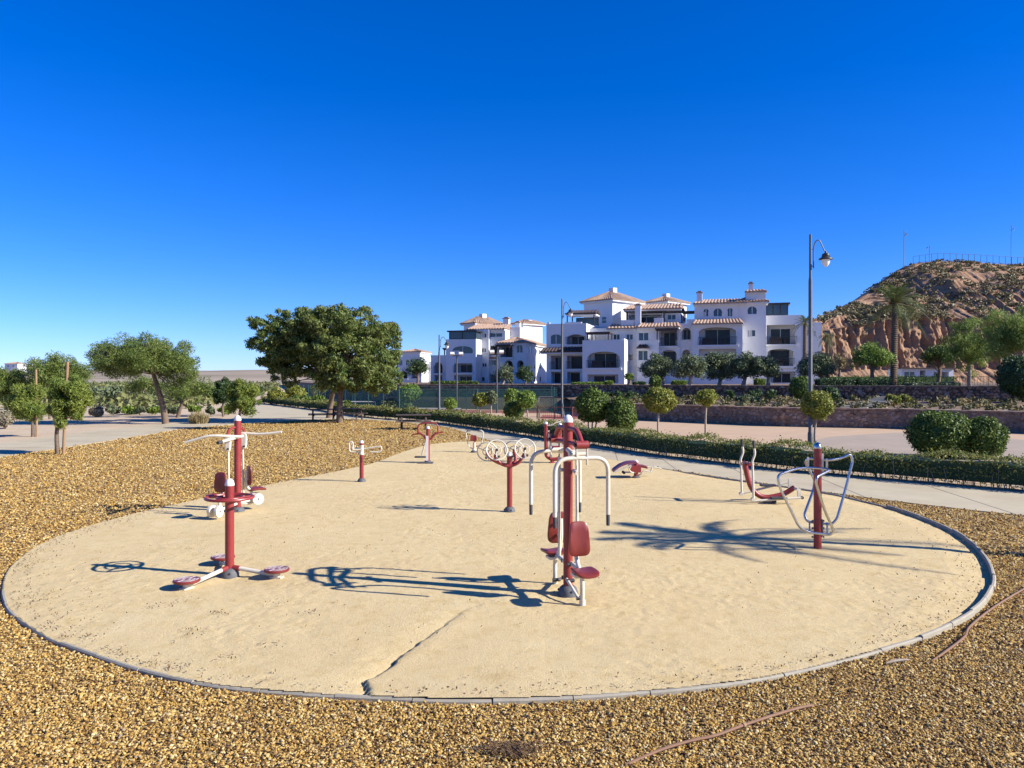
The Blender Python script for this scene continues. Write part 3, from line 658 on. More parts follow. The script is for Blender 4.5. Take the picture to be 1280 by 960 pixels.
    def slope(s, mb, a0, a1, b1, b0, amp=0.12, sp=0.42):
        """corrugated tile slope, a = eave, b = top edge, each (u,v,z)"""
        a0, a1, b0, b1 = [s.P(*q) for q in (a0, a1, b0, b1)]; L = (a1 - a0).length; n = max(2, int(L / sp)) * 4; nr = (a1 - a0).cross(b0 - a0)
        if nr.length < 1e-6: nr = (a1 - a0).cross(b1 - a0)
        nr.normalize(); V = []
        if nr.z < 0: nr = -nr
        for k in range(n + 1):
            t = k / n; o = nr * (amp * abs(math.sin(math.pi * k / 4)) ** 0.8); A_, B_ = a0.lerp(a1, t), b0.lerp(b1, t)
            V += [A_ + o, B_ + o * (0.4 if (b1 - b0).length < L * .3 else 1), A_ - nr * 0.12]
        mb.add(V, [(3 * k, 3 * k + 3, 3 * k + 4, 3 * k + 1) for k in range(n)] + [(3 * k, 3 * k + 2, 3 * k + 5, 3 * k + 3) for k in range(n)])
    def hip(s, u0, u1, v0, v1, z, h, ov=0.45, mat='roof_tile', chimney=None):
        u0 -= ov; u1 += ov; v0 -= ov; v1 += ov; du, dv = u1 - u0, v1 - v0; m = min(du, dv) / 2
        if du >= dv: r0, r1 = (u0 + m, (v0 + v1) / 2, z + h), (u1 - m, (v0 + v1) / 2, z + h)
        else: r0, r1 = ((u0 + u1) / 2, v0 + m, z + h), ((u0 + u1) / 2, v1 - m, z + h)
        c = [(u0, v0, z), (u1, v0, z), (u1, v1, z), (u0, v1, z)]; mb = MB()
        if du >= dv: s.slope(mb, c[0], c[1], r1, r0); s.slope(mb, c[1], c[2], r1, r1); s.slope(mb, c[2], c[3], r0, r1); s.slope(mb, c[3], c[0], r0, r0)
        else: s.slope(mb, c[0], c[1], r0, r0); s.slope(mb, c[1], c[2], r1, r0); s.slope(mb, c[2], c[3], r1, r1); s.slope(mb, c[3], c[0], r0, r1)
        rf = mb.build('roof', mat, s.b.root, smooth=False)
        s.part('cornice', 'stucco', [(u0 + .12, u1 - .12, v0 + .12, v1 - .12, z - 0.30, z - 0.06)], rf)
        if chimney:
            cu, cv, w, ch = chimney; s.chimney(cu, cv, z + h * 0.5, w, h * 0.5 + ch, rf)
        return rf
    def pent(s, x0, x1, ye, yt, v, run, mat='roof_tile'):
        """lean-to tile strip: eave row ye, top row yt; eave at v (negative = in front of wall)"""
        xm = (x0 + x1) / 2; u0, u1 = s.u(x0), s.u(x1); ze, zt = s.z(xm, ye), s.z(xm, yt); mb = MB(); s.slope(mb, (u0, v, ze), (u1, v, ze), (u1 - .3, v + run, zt), (u0 + .3, v + run, zt))
        s.slope(mb, (u1, v, ze), (u1, v + run, ze), (u1 - .3, v + run, zt), (u1 - .3, v + run, zt))
        rf = mb.build('roof', mat, s.b.root, smooth=False); s.part('cornice', 'stucco', [(u0 + .1, u1 - .1, v + .1, v + run, ze - .25, ze - .05)], rf); return rf
    def chimney(s, u, v, z, w, h, parent=None):
        c = s.part('chimney', 'stucco', [(u - w / 2, u + w / 2, v - w / 2, v + w / 2, z, z + h)], parent or s.b.root)
        if parent is None:
            s.part('cap', 'roof_tile', [(u - w * .62, u + w * .62, v - w * .62, v + w * .62, z + h + .002, z + h + .12), (u - w * .35, u + w * .35, v - w * .35, v + w * .35, z + h + .12, z + h + .3)], c)
    def pergola(s, x0, x1, yt, yb, v0, v1, mat='roof_dark'):
        xm = (x0 + x1) / 2; u0, u1, z1, z0 = s.u(x0), s.u(x1), s.z(xm, yt), s.z(xm, yb); t = .14
        s.part('pergola', mat, [(u0 - .2, u1 + .2, v0 - .2, v1, z1 - .16, z1)] + [(a, a + t, b, b + t, z0, z1 - .161) for a in (u0, u1 - t) for b in (v0, v1 - t - .05)] + [(u0 - .1, u1 + .1, v0 - .05, v0 + .05, z1 - .35, z1 - .162)])
    def glassbox(s, x0, x1, yt, yb, v0, v1, n=3):
        xm = (x0 + x1) / 2; u0, u1, z1, z0 = s.u(x0), s.u(x1), s.z(xm, yt), s.z(xm, yb)
        e = s.part('sunroom', 'dark_metal', [(u0 - .3, u1 + .3, v0 - .3, v1 + .3, z1 - .2, z1)] + [(u0 + (u1 - u0) * k / n - .07, u0 + (u1 - u0) * k / n + .07, v0, v0 + .12, z0, z1 - .201) for k in range(n + 1)] + [(u0, u1, v0 + .01, v0 + .1, z0, z0 + .12), (u1 - .12, u1, v1 - .12, v1, z0, z1 - .201)])
        for k in range(n):
            a, b = u0 + (u1 - u0) * k / n + .071, u0 + (u1 - u0) * (k + 1) / n - .071; s.part('pane', 'glass', [(a, b, v0 + .04, v0 + .06, z0 + .121, z1 - .202)], e)
        s.part('pane', 'glass', [(u1 - .06, u1 - .04, v0 + .2, v1 - .2, z0, z1 - .202)], e)
    def tower(s, W, D, zt, zb, rh, chim=0.9, ops=()):
        """square tower with its near corner at the origin column: front face runs left, side face right"""
        mb = MB(); s.quadbox(mb, -W, 0, 0, D, zb, zt); mb.build('wall', 'stucco', s.b.root, smooth=False)
        s.hip(-W, 0, 0, D, zt, rh, 0.5, chimney=(-W / 2, D / 2, 0.85, chim))
        for (a, b, c, d) in ops:
            w = s.part('window', 'glass', [(a, b, -.012, -.004, c, d)]); s.part('frame', 'frame_white', [(a - .06, a, -.04, -.004, c, d), (b, b + .06, -.04, -.004, c, d), (a, b, -.04, -.013, (c + d) / 2 - .03, (c + d) / 2 + .03)], w)

TH = 16
def build_right():
    b = Bld('apartment_building', 'long white stucco apartment block with arched balconies above the olive trees', 840, 479, 102)
    k = Blk(b, 706, 102, TH)      # left wing
    k.wall(683, 733, 404.5, 480, 14, [(688, 702, 418, 430.5, 'win', .5), (708, 731, 418, 430.5, 'bal', .45), (688.5, 701.5, 444.5, 462, 'bal', 0), (708.5, 728, 444.5, 461, 'bal', 0), (689, 701, 465, 479, 'void', 0), (709, 725, 465, 479, 'void', 0)])
    k.pent(677, 731, 440, 434.5, -1.1, 1.1, 'roof_dark'); k.pergola(706, 741, 390, 405, 1.2, 4.8); [k.part('parapet', 'stucco', [q]) for q in ((k.u(706), k.u(727), 0.05, .3, k.z(715, 404.6), k.z(715, 402.5)), (k.u(684), k.u(687), 0.05, .3, k.z(686, 404.6), k.z(686, 402.8)))]
    k.part('glazing', 'glass', [(k.u(712), k.u(740), 4.4, 4.5, k.z(720, 404), k.z(720, 394))])
    k.pent(705, 744, 391, 385, 1.0, 3.0, 'roof_dark')
    t = Blk(b, 765.6, 107, 47)    # big tower
    zt, zb = t.z(765, 374), t.z(765, 410); t.tower(5.3, 6.6, zt, zb, 1.55, 0.5, [(-1.9, -1.1, t.z(765, 403), t.z(765, 395.5))])
    k = Blk(b, 754, 98, TH)       # projecting balcony bay
    k.wall(728, 780.5, 425, 480, 4, [(734, 774.5, 439.5, 459.8, 'bal', .32), (734, 773, 468, 479, 'void', 0)])
    k.pergola(733, 760, 414.5, 426, 0.6, 3.8); k.part('parapet', 'stucco', [(k.u(776.5), k.u(780), .1, 3.5, k.z(778, 425) + .005, k.z(778, 423))])
    k = Blk(b, 778, 102, TH)      # centre wall
    k.wall(729, 797, 410, 480, 12, [(744, 758, 418, 427, 'blind', 0), (766.5, 775, 417.5, 425, 'win', 0), (782.5, 791.5, 417.5, 425, 'win', 0), (782.5, 791.5, 442.5, 451, 'win', 0), (787.5, 792, 468.5, 476, 'void', 0)])
    k.pent(758.5, 797, 410.5, 404.5, -.5, 2.2)
    k.chimney(k.u(797), 0.6, k.z(797, 410), .75, 3.0)
    k = Blk(b, 815, 103, TH)      # upper penthouse behind
    k.wall(783, 851, 392, 414, 9, [(786, 827, 393.5, 403.5, 'void', 0), (834, 845, 393, 400, 'win', 0)]); k.pent(780, 853, 387, 377, -1.3, 5.5); k.part('beam', 'wood_dark', [(k.u(783), k.u(833), -1.1, -.9, k.z(808, 391), k.z(808, 387.6))] + [(k.u(x), k.u(x) + .2, -1.1, -.9, k.z(x, 403), k.z(x, 391)) for x in (784, 830)])
    [k.part('parapet', 'stucco', [q]) for q in ((k.u(778), k.u(795), -1.6, -1.4, k.z(787, 408), k.z(787, 401)), (k.u(819), k.u(830), -1.6, -1.4, k.z(824, 408), k.z(824, 398.5)))]
    t = Blk(b, 834, 114, 47); t.tower(4.0, 5.0, t.z(834, 376), t.z(834, 395), 1.0, 0.4)
    k = Blk(b, 804, 100.5, TH)
    k.wall(796.5, 823.5, 409, 480, 9, [(798, 811, 415.5, 426, 'win', 0), (796.8, 810, 438, 450.7, 'win', 0)]); k.pent(796, 850, 409, 402.5, -.7, 2.4); k.pent(796, 811.5, 435, 431, -.6, .6, 'roof_dark')
    k = Blk(b, 838, 100.5, TH)
    k.wall(823.5, 850, 412, 480, 9, [(825.5, 846, 413.2, 432.4, 'bal', 0), (826, 846, 437.5, 460, 'void', .5)]); k.pergola(822, 846, 411, 425, -1.4, .0)
    k = Blk(b, 859, 100, TH)
    k.wall(850, 869, 404, 480, 9, [(852, 863.8, 410, 424.5, 'void', .9), (852.5, 863, 437, 462, 'void', .9)])
    k.pergola(853, 869, 387, 400, 2, 5); k.part('parapet', 'stucco', [(k.u(858), k.u(869), .05, .3, k.z(863, 404), k.z(863, 399))])
    k = Blk(b, 897, 100, TH)      # right wing upper
    k.wall(868, 923, 379, 480, 11, [(879, 886, 386, 396, 'win', 1), (891.5, 903, 385.5, 396, 'win', 1), (909, 916, 385, 396, 'win', 1)]); k.pent(866, 934, 379, 369.5, -.5, 5.5)
    k.chimney(k.u(873.5), 2.2, k.z(873, 381), .7, 1.75)
    k = Blk(b, 897, 97.3, TH)     # lower bay with big arch
    k.wall(866, 928, 405, 480, 3.2, [(873.5, 920, 409, 431, 'bal', .2), (873.5, 920, 436, 462, 'void', 0)]); k.pent(864.5, 929, 404.6, 397.5, -.5, 3.0)
    k = Blk(b, 940, 99, TH)       # stair tower
    k.wall(922.5, 957.5, 377, 480, 10, [(934, 946.4, 383, 393, 'win', 1), (934.5, 944.8, 412, 421, 'win', 0), (960, 961, 400, 401, 'blind', 0)][:2]); k.hip(k.u(922.5), k.u(957.5), 0, 6, k.z(940, 377), .95, .4)
    k.wall(932, 957, 364, 378, 3.5); k.pent(930.5, 958.5, 364.5, 359.2, -.3, 3); k.chimney(k.u(938.8), 1.4, k.z(939, 366), .55, 1.3)
    k = Blk(b, 980, 100, TH)      # right end
    k.wall(957, 1002, 394, 480, 9, [(958.5, 994.7, 406, 430.3, 'bal', 0), (959.5, 992, 436, 457.5, 'bal', .25), (962, 994, 464.5, 478.5, 'void', 0)]); k.glassbox(957.5, 985, 378, 394, .7, 4.5)
    k = Blk(b, 1014, 112, TH); k.wall(1003, 1027, 403, 480, 8, [(1008, 1011, 412, 420, 'win', 0), (1017, 1020, 413, 421, 'win', 0)])
build_right()
def build_mid():
    b = Bld('apartment_building', 'smaller white apartment block with glazed rooftop room behind the tennis courts', 612, 480, 116)
    k = Blk(b, 548, 118, TH); k.wall(538.5, 560, 444, 480.5, 9, [(542.7, 552.7, 452.7, 466.5, 'bal', .8), (543, 552.7, 469, 478, 'void', 0)])
    k.pergola(552, 560, 434.5, 445, 1, 3.5)
    k = Blk(b, 578, 115, TH)
    k.wall(557.5, 595, 424, 480.5, 11, [(565.3, 591.3, 432.7, 442.3, 'win', .35), (567.5, 590, 454.2, 465.7, 'bal', 0), (567.5, 590, 469, 478, 'void', 0)]); k.glassbox(561.5, 594, 413, 424, .1, 5, 2)
    k = Blk(b, 602, 117, TH); k.wall(594, 611, 412, 480.5, 9, [(602.3, 608, 416.7, 422.4, 'win', 0), (597, 600.5, 432.5, 441.5, 'win', 1), (602, 608, 435, 441, 'win', 0), (596.5, 600.5, 453.8, 460, 'win', 0), (602.4, 608.3, 453.8, 459, 'win', 0), (597.5, 606, 471, 477, 'win', 0)])
    k = Blk(b, 621, 117, TH); k.wall(610, 631.5, 410.5, 480.5, 9, [(611.3, 628, 416, 421.5, 'win', 0), (611.6, 621, 432.2, 444, 'bal', 0), (611.6, 621, 450, 457.2, 'win', 0), (612, 626, 468, 478, 'void', 0)]); k.pent(584, 632, 411.5, 403, -.5, 4.2); k.pent(611, 622, 448, 446, -.5, .5)
    k = Blk(b, 644, 113.5, TH)
    k.wall(624, 658, 428.5, 480.5, 13, [(626.2, 640.3, 432.5, 446.5, 'bal', 0), (645.5, 653.6, 431.2, 441.3, 'win', 1), (630, 641, 450.5, 465.4, 'bal', .9), (646.2, 654.4, 450.5, 462, 'void', .9), (632, 641, 468.5, 479, 'void', 0)])
    k.pergola(623.5, 640, 430.8, 440, -1.2, 0); U0, U1, Zb, Zt = k.ext; k.hip(U0, U1, 0, 13, Zt, .9, .4)
    # windows of the sunlit end wall
    for v, py0, py1 in ((2.0, 431, 441), (7.5, 435, 441), (4.5, 452, 460), (8, 452, 459), (4.5, 471, 477), (8, 471, 477)):
        z0, z1 = k.z(658, py1), k.z(658, py0); w = k.part('window', 'glass', [(U1 + .004, U1 + .012, v, v + .8, z0, z1)]); k.part('frame', 'frame_white', [(U1 + .004, U1 + .05, v - .06, v, z0, z1), (U1 + .004, U1 + .05, v + .8, v + .86, z0, z1)], w)
    t = Blk(b, 594.3, 122, 47); t.tower(2.9, 5.6, t.z(594, 403.5), t.z(594, 416), 1.15, .5)
    t = Blk(b, 654, 124, 47); t.tower(2.0, 4.4, t.z(654, 403.5), t.z(654, 432), .6, .0)
    k = Blk(b, 634, 119, TH); k.wall(631, 650, 409, 440, 8, [(637, 639.5, 414, 420, 'win', 0)]); k.chimney(k.u(631), 1, k.z(631, 411), .9, 1.6); k.chimney(k.u(641), 3, k.z(641, 411), .8, 1.1)
build_mid()
def build_far():
    b = Bld('apartment_building', 'far white house with tiled roof glimpsed behind the dark spreading tree', 512, 480, 172)
    k = Blk(b, 511, 172, TH); k.wall(496, 527, 446, 482, 9, [(499, 503, 450, 457, 'win', 0), (507, 512, 450, 457, 'win', 0), (517, 521, 450, 457, 'win', 0), (499, 509, 464, 473, 'bal', .5), (514, 522, 464, 473, 'bal', .5)]); k.wall(503, 525, 439.5, 446.2, 6); U0, U1, Zb, Zt = k.ext; k.hip(U0, U1, 0, 6, Zt, .7, .4)
    k = Blk(b, 535, 175, TH); k.wall(523, 545, 452, 482, 8, [(528, 532, 458, 464, 'win', 0), (536, 540, 458, 464, 'win', 0)])
build_far()
def far_houses():
    for i, (x0, x1, yt, yb, lab) in enumerate(((6, 22, 454.5, 460.5, 'tiny white house on the far ridge above the leftmost pines'), (58, 78, 455.5, 463, 'tiny long white house on the far ridge behind the tufted pine'), (32, 42, 458, 463, 'tiny white cube house between two others on the far ridge'))):
        Y = 640 + 20 * i; b = Bld('house', lab, (x0 + x1) / 2, yb, Y); k = Blk(b, (x0 + x1) / 2, Y, 12)
        k.wall(x0, x1, yt, yb + 4, 9, [(x0 + (x1 - x0) * q, x0 + (x1 - x0) * (q + .12), yt + 2, yt + 4, 'win', 0) for q in (.2, .6)]); U0, U1, Zb, Zt = k.ext; k.hip(U0, U1, 0, 9, Zt, 1.5, .5)
far_houses()

# ------------------------------------------------------------------ exercise machines
GZ = 0.045                       # sand level on the pad
def machine(name, px, py, label):
    x, y, _ = G(px, py); return thing(name, (x, y, GZ), label, 'exercise machine', 'outdoor exercise machines')
def post(root, h, r, skirt=True, cap='white_cap', mat='red_paint'):
    mb = MB(); mb.lathe([(r, -0.08), (r, h)], sides=24); mb.build('post', mat, root)
    c = MB(); c.lathe([(r * 1.04, h + .001), (r * 1.06, h + r * .4), (r * .85, h + r * 1.1), (r * .45, h + r * 1.5), (.004, h + r * 1.62)], sides=24); c.build('cap', cap, root)
    if skirt:
        b = MB(); b.lathe([(r * 2.15, -0.03), (r * 2.1, .03), (r * 1.75, .075), (r * 1.25, .098), (r * 1.1, .1)], sides=24); sk = b.build('base_cover', 'base_cover', root)
        for k in range(3):
            a = 2 * math.pi * k / 3 + .9; q = MB(); q.lathe([(.016, 0), (.014, .012), (.002, .016)], (r * 1.95 * math.cos(a), r * 1.95 * math.sin(a), .045), 8, (math.cos(a), math.sin(a), .6)); q.build('bolt', 'dark_metal', sk)
def part(root, name, mat, fn, smooth=True):
    mb = MB(); fn(mb); return mb.build(name, mat, root, smooth)
def pad_shape(mb, c, right, up, nrm, w, h, t, top=0.8, curve=0.03, n=16):
    """rounded cushion: w x h outline, bulged along nrm; 'top' narrows the upper end"""
    c, right, up, nrm = Vector(c), Vector(right).normalized(), Vector(up).normalized(), Vector(nrm).normalized(); rings = []
    def outline(k):
        P = []
        for i in range(n * 2):
            a = 2 * math.pi * i / (n * 2); ca, sa = math.cos(a), math.sin(a); x = math.copysign(abs(ca) ** .45, ca) * w / 2 * k; y = math.copysign(abs(sa) ** .45, sa) * h / 2 * k
            x *= 1 - (1 - top) * (y / h + .5); P.append((x, y))
        return P
    def bend(x, y): return curve * (2 * x / w) ** 2 - .4 * curve * (2 * y / h) ** 2
    for k, d in ((.90, -t / 2), (1.0, -t / 4), (1.0, t / 4), (.92, t / 2), (.6, t / 2 + .004), (.25, t / 2 + .002)):
        rings.append([c + right * x + up * y + nrm * (d + bend(x, y)) for x, y in outline(k)])
    m = n * 2; V = [v for r in rings for v in r]; fs = [(i * m + j, i * m + (j + 1) % m, (i + 1) * m + (j + 1) % m, (i + 1) * m + j) for i in range(len(rings) - 1) for j in range(m)]
    fs += [tuple(range(m - 1, -1, -1)), tuple((len(rings) - 1) * m + j for j in range(m))]; mb.add(V, fs)
def cyl(mb, a, b, r, sides=10): mb.tube([a, b], r, sides)

def chest_press():
    root = machine('chest_press', 710, 747, 'twin seated chest press on a tall red post with two white hanging U handles'); post(root, 1.97, .054)
    for sgn in (1, -1):
        d = Vector((.27, -.96, 0)).normalized() * sgn; r = Vector((-d.y, d.x, 0)); Z = Vector((0, 0, 1)); P = lambda f, s, z: d * f + r * s + Z * z
        arm = lambda mb: (mb.tube(fillet([P(.04, 0, 1.90), P(.30, 0, 1.90), P(.44, 0, 1.76)], .2, 8), .030, 12), mb.tube([P(.04, 0, 1.74), P(.25, 0, 1.735), P(.44, 0, 1.73)], .026, 12), mb.lathe([(.045, -.07), (.045, .07)], P(.44, 0, 1.745), 14, r))
        part(root, 'arm', 'red_paint', arm)
        h = part(root, 'handle', 'cream_paint', lambda mb: (mb.tube(fillet([P(.44, -.31, .98), P(.44, -.31, 1.60), P(.44, .31, 1.60), P(.44, .31, .98)], .17, 9), .0235, 12)))
        for s in (-.31, .31):
            part(h, 'grip', 'rubber', lambda mb: mb.lathe([(.006, -.005), (.02, 0), (.021, .12), (.018, .125)], P(.44, s, .85), 12)); part(h, 'neck', 'cream_paint', lambda mb: cyl(mb, P(.44, s, .97), P(.44, s, 1.0), .021))
        part(root, 'pivot_bar', 'cream_paint', lambda mb: (cyl(mb, P(.05, -.02, 1.66), P(.36, -.02, 1.60), .028), cyl(mb, P(.30, -.10, 1.63), P(.30, .10, 1.63), .026)))
        for s in (-.062, .062):
            part(root, 'hanger_link', 'cream_paint', lambda mb: mb.box(P(.44, s, 1.655), (.012, .04, .26), math.atan2(r.y, r.x)))
            part(root, 'bolt', 'dark_metal', lambda mb: mb.lathe([(.02, 0), (.02, .02)], P(.44, s * 1.15, 1.745), 10, r * s))
        part(root, 'push_rod', 'cream_paint', lambda mb: mb.tube([P(.10, .07, 1.56), P(.11, .07, .95), P(.12, .06, .42)], .017, 10))
        part(root, 'upper_bracket', 'cream_paint', lambda mb: cyl(mb, P(.05, .05, 1.42), P(.16, .05, 1.40), .022)); part(root, 'seat_beam', 'cream_paint', lambda mb: cyl(mb, P(.04, .02, .36), P(.42, .0, .36), .026)); part(root, 'lower_brace', 'cream_paint', lambda mb: cyl(mb, P(.04, -.03, .18), P(.42, -.03, .06), .018))
        part(root, 'seat_frame', 'cream_paint', lambda mb: (mb.tube(fillet([P(.46, 0, -.02), P(.46, 0, .30), P(.30, 0, .42), P(.24, 0, .60), P(.25, 0, .82)], .08, 5), .025, 12), mb.lathe([(.034, -.03), (.034, .03)], P(.46, 0, .03), 12), mb.box(P(.44, 0, .325), (.16, .2, .03), math.atan2(d.y, d.x))))
        for z in (.62, .78): part(root, 'pad_mount', 'cream_paint', lambda mb: cyl(mb, P(.25, 0, z), P(.325, 0, z), .02))
        for f, z in ((.10, .36), (.40, .06), (.08, .17)): part(root, 'bolt', 'dark_metal', lambda mb: mb.lathe([(.022, -.045), (.022, .045)], P(f, 0, z), 10, r))
        part(root, 'backrest', 'seat_plastic', lambda mb: pad_shape(mb, P(.35, 0, .70), r, Z + d * -.08, d, .26, .38, .035, .82, .02))
        part(root, 'seat', 'seat_plastic', lambda mb: pad_shape(mb, P(.53, 0, .37), r, d * -1 + Z * .04, Z, .27, .32, .04, .95, .022))
chest_press()

def twister():
    root = machine('waist_twister', 287, 724, 'three seat standing waist twister with red ring handle and round foot plates'); post(root, 1.13, .055)
    ring = part(root, 'handle_ring', 'red_paint', lambda mb: mb.ring((0, 0, .98), .285, .019, sides=40))
    part(root, 'inner_ring', 'red_paint', lambda mb: mb.ring((0, 0, .98), .155, .014, sides=28))
    for k in range(3):
        a = math.radians(30 + 120 * k); part(root, 'spoke', 'red_paint', lambda mb: mb.tube([(.05 * math.cos(a), .05 * math.sin(a), .96), (.28 * math.cos(a), .28 * math.sin(a), .98)], .014, 8))
    for ang, L in ((-113, .69), (-11, .64), (118, .62)):
        a = math.radians(ang); d = Vector((math.cos(a), math.sin(a), 0)); r = Vector((-d.y, d.x, 0)); Z = Vector((0, 0, 1))
        part(root, 'arm', 'cream_paint', lambda mb: mb.tube([d * .12 + Z * .10, d * (L - .06) + Z * .045, d * (L + .02) + Z * .045], .026, 10))
        part(root, 'arm_socket', 'red_paint', lambda mb: mb.tube([d * .05 + Z * .105, d * .14 + Z * .098], .033, 12))
        part(root, 'support', 'cream_paint', lambda mb: (mb.lathe([(.045, -.05), (.045, .075)], d * L, 14), mb.box(d * L + Z * .012, (.15, .09, .02), a)))
        fp = part(root, 'foot_plate', 'seat_plastic', lambda mb: mb.lathe([(.14, .085), (.155, .095), (.155, .112), (.147, .121), (.01, .122)], d * L, 30))
        for rr in (.05, .095, .13): part(fp, 'tread_ring', 'white_cap', lambda mb: mb.ring(tuple(d * L + Z * .1225), rr, .0016, sides=28, ts=5))
        for k in range(6):
            b = math.radians(60 * k + 10); part(fp, 'tread_rib', 'white_cap', lambda mb: mb.box(d * L + Vector((.085 * math.cos(b), .085 * math.sin(b), .1228)), (.11, .0035, .003), b))
twister()

def lat_pull():
    root = machine('lat_pulldown', 297, 643, 'twin lat pulldown with wide white arms on a red post, two seats'); post(root, 1.70, .062)
    o = Vector(root.location); q = lambda px, py, Y: Vector(A(px, py, Y)) - o; Z = Vector((0, 0, 1))
    part(root, 'top_arch', 'red_paint', lambda mb: mb.tube(catmull([q(283, 548, 13.9), q(287, 537, 14.1), q(297, 534, 14.3), q(305, 538, 14.5), q(307, 548, 14.6)], 5), .022, 10))
    part(root, 'pull_bar', 'cream_paint', lambda mb: mb.tube(catmull([q(303, 546, 14.0), q(280, 545, 13.85), q(262, 545, 13.8), q(246, 549, 13.8), q(231, 553.5, 13.8)], 4), .026, 10))
    part(root, 'pull_bar', 'cream_paint', lambda mb: mb.tube(catmull([q(300, 541, 14.5), q(320, 542.5, 14.5), q(335, 542, 14.5), q(352, 540, 14.5)], 4), .026, 10))
    part(root, 'cross_bar', 'cream_paint', lambda mb: mb.tube([q(274, 553, 13.5), q(303, 545, 14.2)], .026, 10)); part(root, 'grip', 'rubber', lambda mb: mb.tube([q(272, 553.6, 13.45), q(277, 552.2, 13.57)], .03, 10))
    for px, py, Y in ((285, 554, 13.9), (305, 551, 14.5)):
        c = q(px, py, Y); w = part(root, 'pulley_cover', 'cream_paint', lambda mb: pad_shape(mb, c, (1, 0, 0), (0, 0, -1), (0, -1, 0), .13, .30, .07, .7, .0))
        part(w, 'bolt', 'dark_metal', lambda mb: mb.lathe([(.018, 0), (.018, .03)], c + Vector((.02, -.045, -.1)), 8, (0, -1, 0)))
    part(root, 'pull_rod', 'cream_paint', lambda mb: cyl(mb, q(285.5, 563, 13.9), q(286, 610, 13.9), .018)); part(root, 'pull_rod', 'cream_paint', lambda mb: cyl(mb, q(303.5, 561, 14.5), q(304.5, 622, 14.5), .018))
    for d, bk, st, wh in ((Vector((-.28, -.96, 0)), q(276, 603, 13.75), q(271, 620, 13.5), q(269, 639, 13.45)), (Vector((.8, .6, 0)), q(311, 594, 14.5), q(321, 611.5, 14.62), q(321, 623, 14.55))):
        d.normalize(); r = Vector((-d.y, d.x, 0))
        part(root, 'backrest', 'seat_plastic', lambda mb: pad_shape(mb, bk, r, Z, d, .27, .36, .035, .8, .02)); part(root, 'seat', 'seat_plastic', lambda mb: pad_shape(mb, st, r, -d, Z, .27, .32, .04, .95, .02))
        part(root, 'seat_frame', 'cream_paint', lambda mb: mb.tube(fillet([bk - d * .05 + Z * .1, bk - d * .05 - Z * .2, st - d * .08 - Z * .06, st - d * .08 - Z * .26, Vector((0, 0, .16))], .08, 5), .026, 10))
        for z in (.08, -.06): part(root, 'pad_mount', 'cream_paint', lambda mb: cyl(mb, bk - d * .06 + Z * z, bk - d * .012 + Z * z, .018))
        for s in (-.07, .07):
            w = part(root, 'roller', 'cream_paint', lambda mb: mb.lathe([(.05, -.03), (.105, -.028), (.108, 0), (.105, .028), (.05, .03)], wh + r * s, 24, r)); part(w, 'hub', 'dark_metal', lambda mb: mb.lathe([(.014, -.036), (.014, .036)], wh + r * s, 10, r))
        part(root, 'roller_axle', 'cream_paint', lambda mb: (cyl(mb, wh - r * .1, wh + r * .1, .02), mb.tube([wh, Vector((0, 0, .16))], .024, 8)))
lat_pull()

def hand_bike():
    root = machine('arm_exerciser', 452, 605, 'short red post with bent white hand loops, next to the gravel edge'); u = .01923
    mb = MB(); mb.lathe([(.05, -.05), (.05, .68)], sides=20); mb.build('post', 'red_paint', root); part(root, 'collar', 'cream_paint', lambda m: m.lathe([(.062, .66), (.062, .70), (.05, .71), (.05, .86), (.058, .87), (.058, .89)], sides=20)); part(root, 'head', 'red_paint', lambda m: m.lathe([(.05, .891), (.05, .94)], sides=20)); part(root, 'sticker', 'rubber', lambda m: m.box((.012, -.0505, .54), (.03, .004, .13)))
    part(root, 'cap', 'white_cap', lambda m: m.lathe([(.053, .941), (.052, .97), (.03, 1.0), (.004, 1.005)], sides=20)); part(root, 'base_cover', 'base_cover', lambda m: m.lathe([(.11, -.03), (.105, .03), (.08, .075), (.055, .095)], sides=20))
    q = lambda px, py, dy=0: Vector(((px - 452) * u, dy, (605 - py) * u))
    part(root, 'hand_loop', 'cream_paint', lambda m: m.tube(fillet([q(450, 567.5), q(437, 567), q(436.5, 555), q(441, 554.5), q(441.5, 563), q(450, 563)], .05, 4), .017, 9))
    part(root, 'hand_loop', 'cream_paint', lambda m: m.tube(fillet([q(454, 563.5, -.1), q(442, 564, -.14), q(443, 556, -.14)], .05, 4), .015, 9))
    part(root, 'hand_loop', 'cream_paint', lambda m: m.tube(fillet([q(454, 563.5), q(466, 561.5), q(476, 560), q(477.5, 564), q(474.5, 567.5), q(463, 567.2)], .06, 4), .017, 9))
hand_bike()

